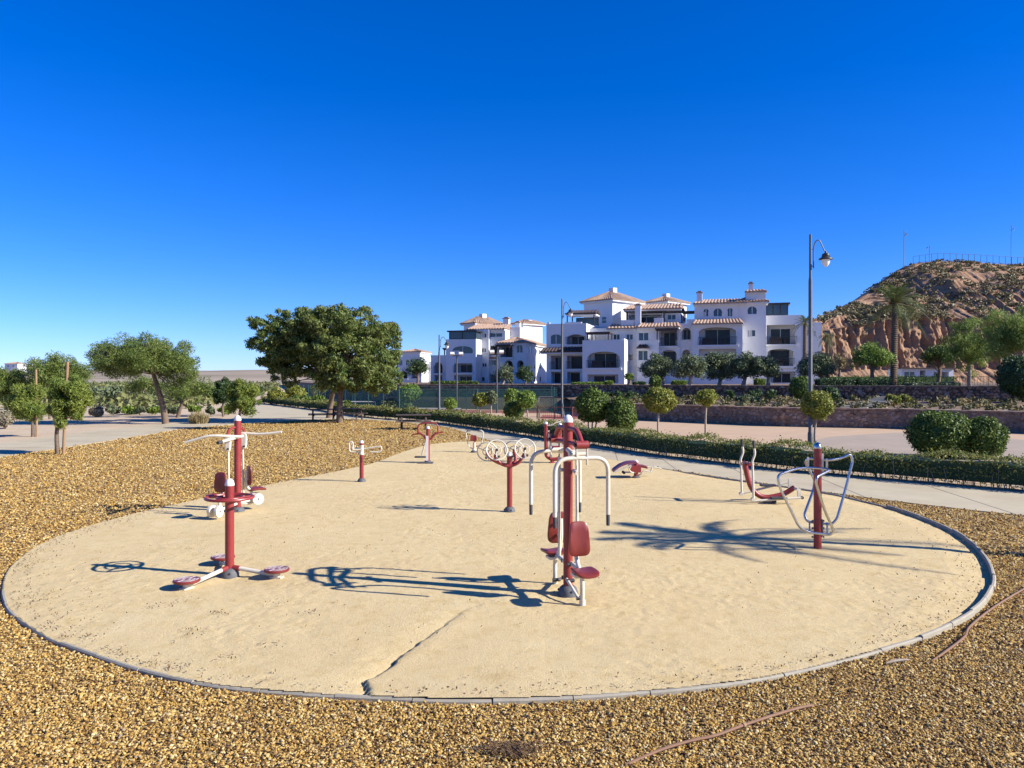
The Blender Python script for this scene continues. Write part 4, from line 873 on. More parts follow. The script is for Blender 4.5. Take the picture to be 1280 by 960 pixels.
def swing_post():
    root = machine('leg_swing', 535, 581, 'pendulum leg swing with red U handlebar on a red and white post'); u = .0236
    part(root, 'post', 'red_paint', lambda m: m.lathe([(.055, -.05), (.055, 1.02)], sides=18)); part(root, 'cap', 'white_cap', lambda m: m.lathe([(.058, 1.021), (.055, 1.06), (.03, 1.09), (.004, 1.1)], sides=18))
    part(root, 'front_strip', 'white_cap', lambda m: m.box((-.02, -.062, .42), (.07, .02, .78))); part(root, 'base_plate', 'base_cover', lambda m: (m.box((-.05, -.06, .02), (.42, .26, .045)), m.lathe([(.12, .0), (.1, .07), (.06, .09)], sides=16)))
    q = lambda px, py, dy=0: Vector(((px - 535) * u, dy, (581 - py) * u))
    part(root, 'handlebar', 'red_paint', lambda m: m.tube(fillet([q(522.5, 544), q(522.5, 532), q(534, 530.5), q(547, 531), q(547.5, 544)], .12, 6), .022, 10))
    part(root, 'fork', 'red_paint', lambda m: m.tube(catmull([q(523, 543), q(528, 545), q(532, 550), q(535, 551), q(539, 550), q(543, 545), q(548, 543)], 4), .032, 10))
    for a, b in ((515, 526), (543, 554.5)): part(root, 'side_grip', 'red_paint', lambda m: m.tube([q(a, 545 if a < 530 else 543.5), q(b, 543.5 if a < 530 else 542)], .019, 8))
    part(root, 'pendulum', 'cream_paint', lambda m: m.tube([q(533, 549, .1), q(526, 572, .22)], .02, 8)); part(root, 'foot_board', 'rubber', lambda m: m.box(q(525, 574, .22), (.36, .2, .035)))
swing_post()

def rider():
    root = machine('horse_rider', 593, 567, 'small horse rider trainer with red seat between raised white handles'); u = .0271
    q = lambda px, py, dy=0: Vector(((px - 593) * u, dy, (567 - py) * u))
    part(root, 'post', 'cream_paint', lambda m: m.lathe([(.075, -.04), (.075, .1), (.05, .12), (.05, .34)], sides=16)); part(root, 'base_cover', 'base_cover', lambda m: m.lathe([(.13, -.02), (.12, .04), (.08, .06)], sides=16))
    part(root, 'seat_arm', 'red_paint', lambda m: m.tube(catmull([q(594, 557), q(593.5, 552), q(592, 550)], 4), .03, 8)); part(root, 'seat', 'seat_plastic', lambda m: pad_shape(m, q(592, 549.2, -.02), (1, 0, 0), (0, .35, 1), (0, -1, .3), .24, .20, .05, .85, .02))
    part(root, 'foot_bar', 'red_paint', lambda m: m.tube([q(592, 559.5), q(602, 559)], .018, 8))
    for L in ([(593, 563), (588, 561), (584.5, 555), (582.8, 545), (583, 541.5), (586, 540)], [(594, 563), (599, 561), (602, 556), (604, 546), (603.5, 541), (600, 539.5)]):
        hb = part(root, 'handlebar', 'cream_paint', lambda m: m.tube(catmull([q(a, b) for a, b in L], 5), .018, 9)); part(hb, 'grip', 'rubber', lambda m: m.tube([q(*L[-1]) + Vector((-.05, -.05, 0)), q(*L[-1]) + Vector((.05, .05, 0))], .026, 9))
rider()

def wheels():
    root = machine('tai_chi_wheels', 637, 643, 'four white tai chi hand wheels on curved red arms above one post'); post(root, 1.04, .05)
    Z = Vector((0, 0, 1))
    spots = [(Vector((-.235, -.18, 1.17)), -1), (Vector((.285, -.14, 1.19)), -1), (Vector((-.42, .12, 1.11)), 1), (Vector((.085, .22, 1.13)), 1)]
    part(root, 'arm', 'red_paint', lambda m: m.tube(catmull([spots[0][0] + Vector((0, .09, -.06)), (-.26, -.07, 1.02), (-.15, -.05, .90), (0, -.03, .86), (.16, -.03, .92), (.25, -.04, 1.04), spots[1][0] + Vector((0, .09, -.08))], 5), .032, 12))
    part(root, 'arm', 'red_paint', lambda m: m.tube(catmull([spots[2][0] + Vector((0, -.08, -.03)), (-.33, .05, .98), (-.18, .05, .90), (0, .04, .87), (.10, .08, .93), (.11, .12, 1.03), spots[3][0] + Vector((0, -.08, -.06))], 5), .032, 12))
    for c, sg in spots:
        ax = Vector((-.12 * sg if sg < 0 else .1, sg, .42 if sg < 0 else .35)).normalized(); M = ax.to_track_quat('Z', 'Y').to_matrix()
        w = part(root, 'wheel', 'cream_paint', lambda m: (m.ring(c, .19, .013, ax, 36, 8), m.ring(c, .085, .009, ax, 24, 7)))
        for k in range(3):
            a = math.radians(120 * k + 25); part(w, 'spoke', 'cream_paint', lambda m: m.tube([c, c + M @ Vector((.19 * math.cos(a), .19 * math.sin(a), 0))], .009, 7))
        part(w, 'hub', 'dark_metal', lambda m: m.lathe([(.026, -.05), (.026, .012), (.018, .02)], c, 14, ax)); kn = c + M @ Vector((.03, -.14, 0)); part(w, 'knob', 'rubber', lambda m: m.lathe([(.012, -.01), (.02, .02), (.024, .05), (.012, .065)], kn, 12, ax))
        part(root, 'wheel_bracket', 'red_paint', lambda m: cyl(m, c - ax * .04, c - ax * .11, .022))
wheels()

def leg_press():
    root = machine('double_leg_press', 690, 581, 'red double leg press on a U beam half hidden behind the chest press'); u = .0236
    q = lambda px, py, dy=0: Vector(((px - 690) * u, dy, (581 - py) * u))
    part(root, 'foot', 'red_paint', lambda m: m.lathe([(.13, -.03), (.11, .02), (.05, .05), (.05, .14)], sides=14)); part(root, 'beam', 'red_paint', lambda m: m.tube(fillet([q(682.5, 532), q(682.5, 572), q(690, 576.5), q(700.5, 575), q(700.5, 534, .2)], .16, 6), .055, 12))
    for x, dy, y in ((682.5, 0, 532), (700.5, .2, 534)): part(root, 'cap', 'white_cap', lambda m: m.lathe([(.058, 0), (.055, .04), (.03, .065), (.004, .07)], q(x, y, dy), 14))
    part(root, 'strip', 'cream_paint', lambda m: m.box(q(686, 553, -.02), (.05, .03, .62))); part(root, 'handle', 'cream_paint', lambda m: m.tube(catmull([q(684, 534, -.03), q(690, 533, -.05), q(695, 530, -.05), q(701, 529, -.03)], 4), .017, 8))
    part(root, 'backrest', 'seat_plastic', lambda m: pad_shape(m, q(697.5, 542, -.06), (1, .2, 0), (.25, 0, 1), (-.3, -1, 0), .24, .36, .04, .85, .02)); part(root, 'seat', 'seat_plastic', lambda m: pad_shape(m, q(694, 560, -.1), (1, 0, 0), (0, 1, 0), (0, 0, 1), .32, .26, .04, .95, .02))
    part(root, 'brace', 'red_paint', lambda m: m.tube([q(683, 541), q(689, 545, -.05)], .022, 8))
    part(root, 'pedal_arm', 'cream_paint', lambda m: m.tube(fillet([q(690, 552, -.15), q(686, 558, -.2), q(692, 566, -.2), q(697, 568, -.1)], .08, 4), .02, 8))
leg_press()

def sit_up():
    root = machine('sit_up_bench', 795, 600, 'low double sit up bench with a curved purple board beside the path'); u = .02
    q = lambda px, py, dy=0: Vector(((px - 795) * u, dy, (600 - py) * u))
    part(root, 'post', 'red_paint', lambda m: m.lathe([(.055, -.05), (.055, .40)], sides=16)); part(root, 'cap', 'white_cap', lambda m: m.lathe([(.058, .401), (.05, .44), (.004, .46)], sides=16)); part(root, 'base_cover', 'base_cover', lambda m: m.lathe([(.12, -.03), (.11, .03), (.06, .06)], sides=16))
    def board(m, P, w, t):
        P = catmull(P, 5); V = []
        for p in P: V += [p + Vector((0, -w / 2, 0)), p + Vector((0, w / 2, 0)), p + Vector((0, w / 2, -t)), p + Vector((0, -w / 2, -t))]
        n = len(P); m.add(V, [(4 * i + j, 4 * i + (j + 1) % 4, 4 * i + 4 + (j + 1) % 4, 4 * i + 4 + j) for i in range(n - 1) for j in range(4)] + [(0, 1, 2, 3), (4 * n - 1, 4 * n - 2, 4 * n - 3, 4 * n - 4)])
    part(root, 'board', 'purple_pad', lambda m: board(m, [q(765, 588.5, -.1), q(774, 582, -.1), q(784, 578.5, -.1), q(794, 578, -.1)], .34, .05)); part(root, 'board_rim', 'cream_paint', lambda m: m.tube([q(766, 591, -.28), q(776, 586.5, -.28), q(787, 582.5, -.28)], .02, 8))
    part(root, 'board', 'seat_plastic', lambda m: board(m, [q(787, 584.5, .12), q(797, 583.5, .12), q(809, 585.5, .12)], .34, .05)); part(root, 'housing', 'red_paint', lambda m: m.box(q(793.5, 588, -.05), (.26, .24, .16)))
    for L in ([(788, 583, -.2), (784, 588, -.2), (788, 592, -.2), (794, 592, -.1)], [(796, 597, 0), (801, 595, -.05), (804, 590, -.05), (813, 592, -.05), (815, 586, -.05)], [(793, 593, 0), (783, 593, .1), (781, 594, .2)], [(808, 587, .1), (820, 587, .1), (828, 589, .1)]):
        part(root, 'foot_tube', 'cream_paint', lambda m: m.tube(fillet([q(*p) for p in L], .05, 4), .018, 8))
    part(root, 'foot_roller', 'rubber', lambda m: m.tube([q(781, 594, .12), q(781, 594, .32)], .035, 10))
sit_up()

def elliptical():
    root = machine('cross_trainer', 962, 631, 'cross trainer with curved red frame and black tipped swing handles beside the hedge path'); u = .016
    q = lambda px, py, dy=0: Vector(((px - 962) * u, dy, (631 - py) * u))
    part(root, 'frame', 'red_paint', lambda m: m.tube(catmull([q(931, 582), q(934, 597), q(939, 612), q(947, 621), q(958, 624.5), q(974, 622), (q(984, 618)), q(993, 612)], 5), .052, 14))
    part(root, 'ground_block', 'rubber', lambda m: m.box(q(962, 630.5), (.22, .16, .12))); part(root, 'stem', 'red_paint', lambda m: m.lathe([(.06, -.04), (.06, .09)], q(962, 631), 14))
    for sx, dy in ((0, -.2), (-7, .2)):
        a = part(root, 'swing_arm', 'cream_paint', lambda m: m.tube(catmull([q(938 + sx, 624, dy), q(937.3 + sx, 600, dy), q(936.8 + sx, 584, dy), q(936.5 + sx, 578, dy), q(939.5 + sx, 569, dy), q(938.5 + sx, 561, dy)], 5), .022, 10)); part(a, 'grip', 'rubber', lambda m: m.tube([q(938.6 + sx, 562, dy), q(938 + sx, 553, dy)], .026, 10))
        part(root, 'foot_bar', 'cream_paint', lambda m: m.tube([q(936 + sx, 627 if dy < 0 else 622, dy), q(998 + sx * .5, 623 if dy < 0 else 606, dy)], .022, 9))
        part(root, 'pedal', 'rubber', lambda m: m.box(q(969 if dy < 0 else 964, 623.5 if dy < 0 else 611, dy), (.30, .13, .04))); part(root, 'arm_joint', 'cream_paint', lambda m: m.lathe([(.035, -.04), (.035, .04)], q(937 + sx, 625 if dy < 0 else 622, dy), 12, (0, 1, 0)))
    part(root, 'arm_axle', 'red_paint', lambda m: cyl(m, q(933.5, 582, -.22), q(933.5, 582, .22), .03))
    part(root, 'crank', 'cream_paint', lambda m: (m.box(q(989.5, 608, .1), (.06, .04, .2)), m.box(q(996, 617.5, -.12), (.06, .04, .16)), cyl(m, q(993, 613, -.2), q(993, 613, .2), .03))); part(root, 'cap', 'dark_metal', lambda m: m.lathe([(.03, -.02), (.03, .02)], q(998, 623, -.2), 10, (0, 1, 0)))
elliptical()

def dip_station():
    root = machine('dip_station', 1022, 690, 'leg raise station of looped chrome tubes bolted to a dark red post'); post(root, 1.46, .056, skirt=False, cap='chrome')
    o = Vector(root.location); q = lambda px, py, Y: Vector(A(px, py, Y)) - o
    la = [(1008, 664.5, 11.0), (998.5, 658, 10.95), (974.5, 609, 10.85), (971.5, 594, 10.85), (996, 585.5, 10.98), (1016, 584.5, 11.02), (1039, 587, 10.9), (1021, 596, 10.6), (1020, 604, 10.6), (1030, 636, 10.75), (1042.5, 664, 10.95), (1037, 669, 11.0)]
    lb = [(1009, 652, 11.35), (1005, 644, 11.4), (1017, 612, 11.5), (1018.5, 600, 11.55), (1003, 572, 11.5), (1036, 575.5, 11.3), (1051, 573, 11.35), (1063, 567.5, 11.4), (1066, 576, 11.4), (1055, 618, 11.35), (1046, 649, 11.3), (1039, 656, 11.3)]
    for l in (la, lb): part(root, 'loop', 'chrome', lambda m: m.tube(fillet([q(*p) for p in l], .16, 6, closed=True), .019, 10, closed=True))
    for px in (1012, 1034): part(root, 'rung', 'chrome', lambda m: m.tube([q(px, 666.5, 11.0), q(px, 653.5, 11.32)], .012, 8))
    part(root, 'top_plate', 'cream_paint', lambda m: (m.box(q(1027, 578, 11.15), (.05, .03, .26)), m.box(q(1010, 578, 11.1), (.025, .025, .15)), m.box(q(1033.5, 579, 11.12), (.025, .025, .13))))
    part(root, 'lower_plate', 'steel', lambda m: m.box(q(1027.5, 660, 11.13), (.025, .04, .25)))
    for py in (651, 660, 671):
        for px, s in ((1016.5, -1), (1028.5, 1)): part(root, 'bolt', 'dark_metal', lambda m: m.lathe([(.014, 0), (.014, .02)], q(px, py, 11.13), 8, (s, -.2, 0)))
dip_station()

# ------------------------------------------------------------------ vegetation
def tree(name, label, base, trunk, rad, blobs, n, size, lmat, bark='bark', aspect=.35, droop=0.0, limbs=.6, group=None, core=.55, cat='tree', spread=1.0):
    """blobs: (centre, radii) in world space; leaves fill each blob's outer shell"""
    root = thing(name, base, label, cat, group); o = Vector(base); mb = MB(); pts = catmull(trunk, 5)
    mb.tube(pts, list(np.interp(np.linspace(0, 1, len(pts)), np.linspace(0, 1, len(rad)), rad)), 10); tip = Vector(trunk[-1]); k0 = Vector(trunk[max(0, len(trunk) - 2)])
    for i, (c, r) in enumerate(blobs):
        if random.random() > limbs: continue
        c = Vector(c); st = k0.lerp(tip, random.random()); m = st.lerp(c, .5) + Vector((R(-.1, .1), R(-.1, .1), R(-.05, .15))) * (c - st).length * .5
        mb.tube(catmull([st, m, c], 4), [rad[-1] * .6, rad[-1] * .3, rad[-1] * .12], 6)
    mb.build('trunk', bark, root, off=o)
    vol = np.array([r[0] * r[1] + r[1] * r[2] + r[0] * r[2] for _, r in blobs]); cnt = np.maximum(12, (n * vol / vol.sum()).astype(int)); P = []; O = []; rr = []
    for (c, r), m in zip(blobs, cnt):
        d = unit(m); q = rng.uniform(core, 1.2, (m, 1)); P.append(np.array(c) + d * np.array(r) * q); O.append(d); rr.append(np.clip(rng.uniform(.15, .6) + rng.uniform(-.3, .4, m), 0, 1))
    P = np.concatenate(P) - np.array(base); O = np.concatenate(O); ax = np.array([0, 0, -droop])[None] + 0 * P if droop else None
    leaves('crown', P, size, lmat, root, aspect, O, ax, spread, np.concatenate(rr)); return root
def blobset(c, r, n, br, flat=1.0, seed=None, shell=.55, zcut=-1.0):
    out = []; c = np.array(c); r = np.array(r)
    while len(out) < n:
        d = unit(1)[0]
        if d[2] < zcut: continue
        q = rng.uniform(shell, 1.0) ; b = br * rng.uniform(.65, 1.3); p = c + d * (r - b * .8) * q; out.append((tuple(p), (b, b, b * flat)))
    return out

# broad spreading trees by the picnic tables
b1 = blobset(A(402, 398, 45), (2.6, 2.2, 1.0), 70, .34, .7, shell=.2) + blobset(A(436, 436, 44.4), (3.1, 2.9, 2.9), 230, .36, .7, zcut=-.85, shell=.3) + blobset(A(398, 428, 46), (2.4, 2.4, 2.3), 90, .36, .7, shell=.2) + blobset(A(446, 472, 44.4), (2.8, 2.5, 1.2), 60, .34, .8, shell=.4); b2 = blobset(A(372, 418, 45.6), (3.4, 2.5, 1.9), 170, .32, .6, shell=.3) + blobset(A(356, 452, 45.2), (1.7, 1.6, 1.9), 70, .32, .7, shell=.3) + blobset(A(482, 446, 45.5), (1.2, 1.6, 2.6), 50, .32, .7)
g = G(424.5, 529); t1 = [g, A(425, 500, 44.4), A(427, 478, 44.4), A(430, 455, 44.4)]
tree('broadleaf_tree', 'tall dark green spreading tree with straight trunk on the gravel', g, t1, [.21, .16, .14, .1], b1, 58000, .11, 'leaf_broad', aspect=.34, droop=.7, limbs=.2, core=.2)
g = G(411, 523); t2 = [g, A(414, 500, 50), A(416, 480, 48.5), A(405, 450, 47)]
tree('broadleaf_tree', 'spreading tree on a leaning trunk behind the straight one, crown reaching over the path', g, t2, [.2, .16, .14, .1], b2, 42000, .11, 'leaf_broad', aspect=.34, droop=.7, limbs=.25, core=.2)
# umbrella pine
g = G(207, 530); Y = g[1]; t = [g, A(204, 510, Y), A(198, 488, Y), A(192, 468, Y), A(189, 452, Y)]
bp = blobset(A(183, 450, Y), (3.25, 2.8, 1.75), 190, .36, .75, zcut=-.36, shell=.3) + blobset(A(225, 466, Y - .3), (1.3, 1.8, 1.6), 44, .38, .8, shell=.3) + blobset(A(134, 446, Y), (1.05, 1.3, .9), 26, .34, .7) + blobset(A(156, 462, Y - .4), (1.5, 1.5, .75), 30, .34, .8)
tree('umbrella_pine', 'umbrella pine with flat rounded crown and slanting trunk beside the path', g, t, [.2, .17, .14, .11, .08], bp, 52000, .07, 'leaf_pine', aspect=.25, limbs=.7)
g = G(222, 522); Y = g[1]
tree('pine_tree', 'light green loose pine behind the umbrella pine, leaning on a thin dark trunk', g, [g, A(227, 505, Y), A(232, 490, Y)], [.14, .1, .07], blobset(A(238, 485, Y), (1.6, 1.5, 1.0), 26, .45, .8) + blobset(A(178, 482, Y), (1.6, 1.2, .7), 18, .42, .8), 8000, .085, 'leaf_pine', aspect=.25)
# young pines at the left
def young_pine(label, px, py, crown, n, stake=None, lm='leaf_young_pine', sz=.07, two=0):
    g = G(px, py); Y = g[1]; u = Y / F; cx, cy, rx, ry = crown; t = [g, A(px - .5, (py + cy) / 2, Y), A(cx, cy, Y), A(cx, cy - ry * .7, Y)]
    tr = tree('young_pine', label, g, t, [.075, .06, .05, .02], blobset(A(cx, cy, Y), (rx * u, rx * u, ry * u), n * 2, .21 * rx * u, 1.0, shell=.4), n * 400, sz, lm, 'bark', .2, limbs=.6)
    if stake:
        s = G(stake[0], py); q = A(stake[1], stake[2], s[1]); st = thing('tree_stake', s, stake[3], 'stake'); part(st, 'pole', 'stake', lambda m: m.tube([(0, 0, -.1), tuple(Vector(q) - Vector(s))], [.05, .045], 10)); part(st, 'tie', 'rubber', lambda m: m.ring((0, 0, 1.0), .06, .012, sides=12, ts=6))
young_pine('bushy bright green young pine tied to a stake on the gravel edge', 72, 569, (84, 500, 29, 38), 42, (79, 84.5, 452, 'tall brown wooden stake rising through the bushy young pine'))
young_pine('young pine standing on sand behind the path with pale stake', 41, 546, (37, 503, 29, 30), 36, (46, 45, 462, 'pale wooden stake next to the young pine on sand'))
young_pine('taller tufted pine rising behind the two young pines', 62, 524, (70, 468, 42, 28), 40, None, 'leaf_pine', .10)
young_pine('rounded dark pine cut off by the frame edge behind the young pines', 8, 524, (10, 482, 34, 27), 30, None, 'leaf_pine', .10)
young_pine('conical light green pine sapling beyond the lat pulldown', 300, 537, (304, 497, 25, 24), 34, None, 'leaf_young_pine', .09)
young_pine('dark slender pine standing behind the conical sapling', 279, 521, (283, 491, 19, 22), 26, None, 'leaf_dark', .11)
def shrub(name, label, px, py, rx, ry, lm, n=1500, sz=.10, cat='shrub', group=None, z=0.0, Y=None, aspect=.4, lumps=9, flat=.9):
    g = G(px, py, z) if Y is None else A(px, py, Y); Y = g[1]; u = Y / F; root = thing(name, g, label, cat, group); w, h = rx * u, ry * u
    B = blobset((0, 0, h * .95), (w, w, h * .95), lumps, .45 * min(w, h), flat, shell=.3); P = []; O = []
    for c, r in B:
        m = n // lumps; d = unit(m); P.append(np.array(c) + d * np.array(r) * rng.uniform(.6, 1.05, (m, 1))); O.append(d)
    P = np.concatenate(P); P[:, 2] = np.abs(P[:, 2]) + .01; leaves('foliage', P, sz, lm, root, aspect, np.concatenate(O))
    part(root, 'stem', 'bark', lambda m: [m.tube(catmull([(R(-.1, .1) * w, R(-.1, .1) * w, -.05), (R(-.3, .3) * w, R(-.3, .3) * w, h * .5), tuple(Vector(random.choice(B)[0]))], 3), [.04 * w + .01, .03 * w, .012], 6) for _ in range(1)]); return root
for i, (px, py, rx, ry, lm, lab) in enumerate((
    (6, 536, 16, 14, 'leaf_grey', 'dry grey brown shrub at the frame edge behind the path'), (122, 521, 15, 8, 'leaf_grey', 'low grey dry shrub between the young pines and the umbrella pine'),
    (146, 507, 19, 14, 'leaf_olive', 'grey green round bush behind the low grey shrub'), (118, 504, 12, 12, 'leaf_olive', 'small olive grey bush behind the bushy young pine'),
    (163, 518, 10, 5, 'leaf_dark', 'dark low bush near the umbrella pine trunk'), (20, 512, 18, 9, 'leaf_olive', 'olive grey bush under the rounded dark pine'),
    (345, 506, 14, 13, 'leaf_yellow', 'yellow green tree bush at the far end of the hedge'), (372, 505, 18, 14, 'leaf_yellow', 'autumn yellow bushy tree in front of the far fence end'),
    (318, 500, 14, 11, 'leaf_dark', 'dark green far bush behind the conical sapling'), (397, 500, 12, 11, 'leaf_yellow', 'golden bush under the leaning tree crown'),
    (262, 503, 18, 12, 'leaf_pine', 'green bush far behind the dark slender pine'), (205, 501, 22, 12, 'leaf_olive', 'wide grey olive bush behind the umbrella pine trunk'))):
    shrub('shrub', lab, px, py, rx, ry, lm, 2200, .004 * 2400 / (py - 475) * .5 + .05)
def cactus_row():
    for i, px in enumerate((140, 158, 176, 192, 218, 240, 262, 281)):
        shrub('succulent_shrub', 'pale green leathery low shrub in the row behind the umbrella pine', px, 519, 11, 6.5, 'leaf_fresh' if i % 2 else 'leaf_olive', 1300, .11, 'shrub', 'low shrubs in a row behind the pine', aspect=.6)
cactus_row()
def grass_clump(label, px, py, w, h, n=900, lm='leaf_dry'):
    g = G(px, py); u = g[1] / F; root = thing('grass_clump', g, label, 'grass'); a = rng.uniform(0, 6.28, n); L = rng.uniform(.6, 1, n) * h * u; rr = np.sqrt(rng.random(n)) * w * u * .42; tl = rng.uniform(-.25, .22, n); L = L * rng.uniform(.55, 1.1, n) * (1.15 - .5 * rr / (w * u * .42))
    b = np.stack([rr * np.cos(a), rr * np.sin(a), 0 * a], 1); tip = b + np.stack([np.cos(a) * w * u * tl, np.sin(a) * w * u * tl, L], 1); f = rng.uniform(0, 6.28, n); s = np.stack([np.cos(f), np.sin(f), 0 * a], 1) * .014
    V = np.stack([b - s, b + s, (b + tip) / 2 + s + [0, 0, .1], tip], 1).reshape(-1, 3); np_mesh('blades', V, np.arange(4 * n).reshape(n, 4), lm, root, rng.random(n))
grass_clump('tan ornamental grass tuft at the path edge', 248, 530, 24, 20, 900)

def topiary(label, px, py, ball, lm='leaf_topiary', n=3600, stems=1, z=0.0, Y=None, name='topiary_tree', group=None, rough=.065):
    g = G(px, py, z) if Y is None else A(px, py, Y); Y = g[1]; u = Y / F; cx, cy, rx, ry = ball; c = np.array(A(cx, cy, Y)) - np.array(g); r = np.array([rx * u, rx * u, ry * u])
    root = thing(name, g, label, 'topiary', group); d = unit(n); lump = 1 + .07 * np.sin(d[:, 0] * 5 + px) * np.sin(d[:, 2] * 6) + .10 * (vnoise(d[:, 0] * 3 + px, d[:, 2] * 3 + d[:, 1] * 2) - .5) + rng.normal(0, rough, n) - .12 * (rng.random(n) < .25); P = c + d * r * lump[:, None]
    cr = leaves('crown', P, u * 1.35 + .012, lm, root, .55, d); ico(tuple(c), tuple(r * .93), lm, 'inner_foliage', cr, .05, int(px))
    for k in range(stems):
        o = (k - (stems - 1) / 2) * .22; part(root, 'trunk', 'bark_pale', lambda m: m.tube(catmull([(o * .6, R(-.1, .1) * (stems > 1), -.05), (o * .8 + R(-.02, .02), 0, (c[2] - r[2]) * .55), (c[0] + o, c[1], c[2] - r[2] * .6)], 4), [.055, .045, .04] if stems < 2 else [.04, .035, .03], 8))
    return root
topiary('large round topiary on several stems beyond the hedge, wider one of two', 740, 540, (741, 507, 20.5, 19.5), stems=3, n=5200)
topiary('egg shaped topiary with many stems next to the wider round one', 772, 541, (776, 519.5, 18.5, 21), stems=4, n=5200)
topiary('lollipop topiary with rounded flat ball on a pale trunk in the plaza', 823, 546, (824, 500, 19, 15), 'leaf_yellow', n=4200)
topiary('small thin lollipop topiary with sparse yellow green ball in the plaza', 882, 546, (883, 497, 11.5, 9), 'leaf_yellow', n=1900, rough=.12)
topiary('lollipop topiary growing right beside the near lamp post', 1019, 558, (1021.5, 506, 18, 16.5), 'leaf_yellow', n=4400)
topiary('biggest dome topiary just behind the hedge, left of a smaller one', 1176, 572, (1176, 543, 36, 27.5), stems=3, n=9500)
topiary('smaller dome topiary tucked against the biggest one', 1229, 574, (1228, 548, 25, 25), stems=3, n=6500)
topiary('ball topiary on a tiny trunk above the lower stone wall', 819, 492, (819, 477, 7, 7), n=900, Y=53)
topiary('round clipped bush on the bank behind the near lamp post', 1001, 500, (1001, 484, 13, 13), n=1800, Y=47)
topiary('very large dark ball topiary at the terrace wall under the feathery trees', 1276, 497, (1276, 471, 25, 25), 'leaf_dark', n=5200, Y=46, stems=2)
topiary('dark clipped bush below the upper wall by the round clipped bush', 1037, 502, (1037, 493, 11, 9), 'leaf_dark', n=1500, Y=47)
for px, py, b, lm, lab in ((563, 518, (563, 504.5, 7, 6.5), 'leaf_fresh', 'bright green lollipop tree in front of the court net'), (600, 520, (600.5, 499.5, 9.5, 7.5), 'leaf_yellow', 'golden mushroom shaped lollipop tree by the court fence'),
    (614, 520, (614, 496.5, 6.5, 7.5), 'leaf_olive', 'dull green ball tree inside the court fence'), (643, 527, (642.6, 513, 12, 11.5), 'leaf_topiary', 'round clipped bush sitting on the hedge line near the playground'),
    (660, 528, (658, 499, 12, 10.5), 'leaf_fresh', 'bright green ball tree beside the playground fence'), (641, 522, (641, 496, 10, 9), 'leaf_fresh', 'green ball tree behind the round clipped bush'),
    (487, 515, (487.5, 506.5, 11.5, 7.5), 'leaf_olive', 'wide flattened dull bush behind the hedge by the courts'), (508, 515, (507.7, 507, 8, 7), 'leaf_olive', 'small dull round bush next to the wide flattened one'),
    (512, 515, (512, 491, 13, 10), 'leaf_fresh', 'pale airy ball tree in front of the far court'), (398, 510, (398.5, 501.5, 8, 7), 'leaf_topiary', 'dark round bush behind the far hedge under the leaning tree'),
    (383, 508, (382.6, 501, 7.5, 6), 'leaf_topiary', 'flat round bush in the far row behind the hedge'), (369, 507, (369, 500, 6.5, 6), 'leaf_topiary', 'small round bush in the far row by the yellow tree'),
    (434, 513, (434, 506.5, 5.5, 5), 'leaf_topiary', 'little round bush peeping past the straight tree trunk'), (350, 505, (351, 499, 8, 5), 'leaf_topiary', 'low round bush at the start of the far row')):
    topiary(lab, px, py, b, lm, 1300, rough=.09)

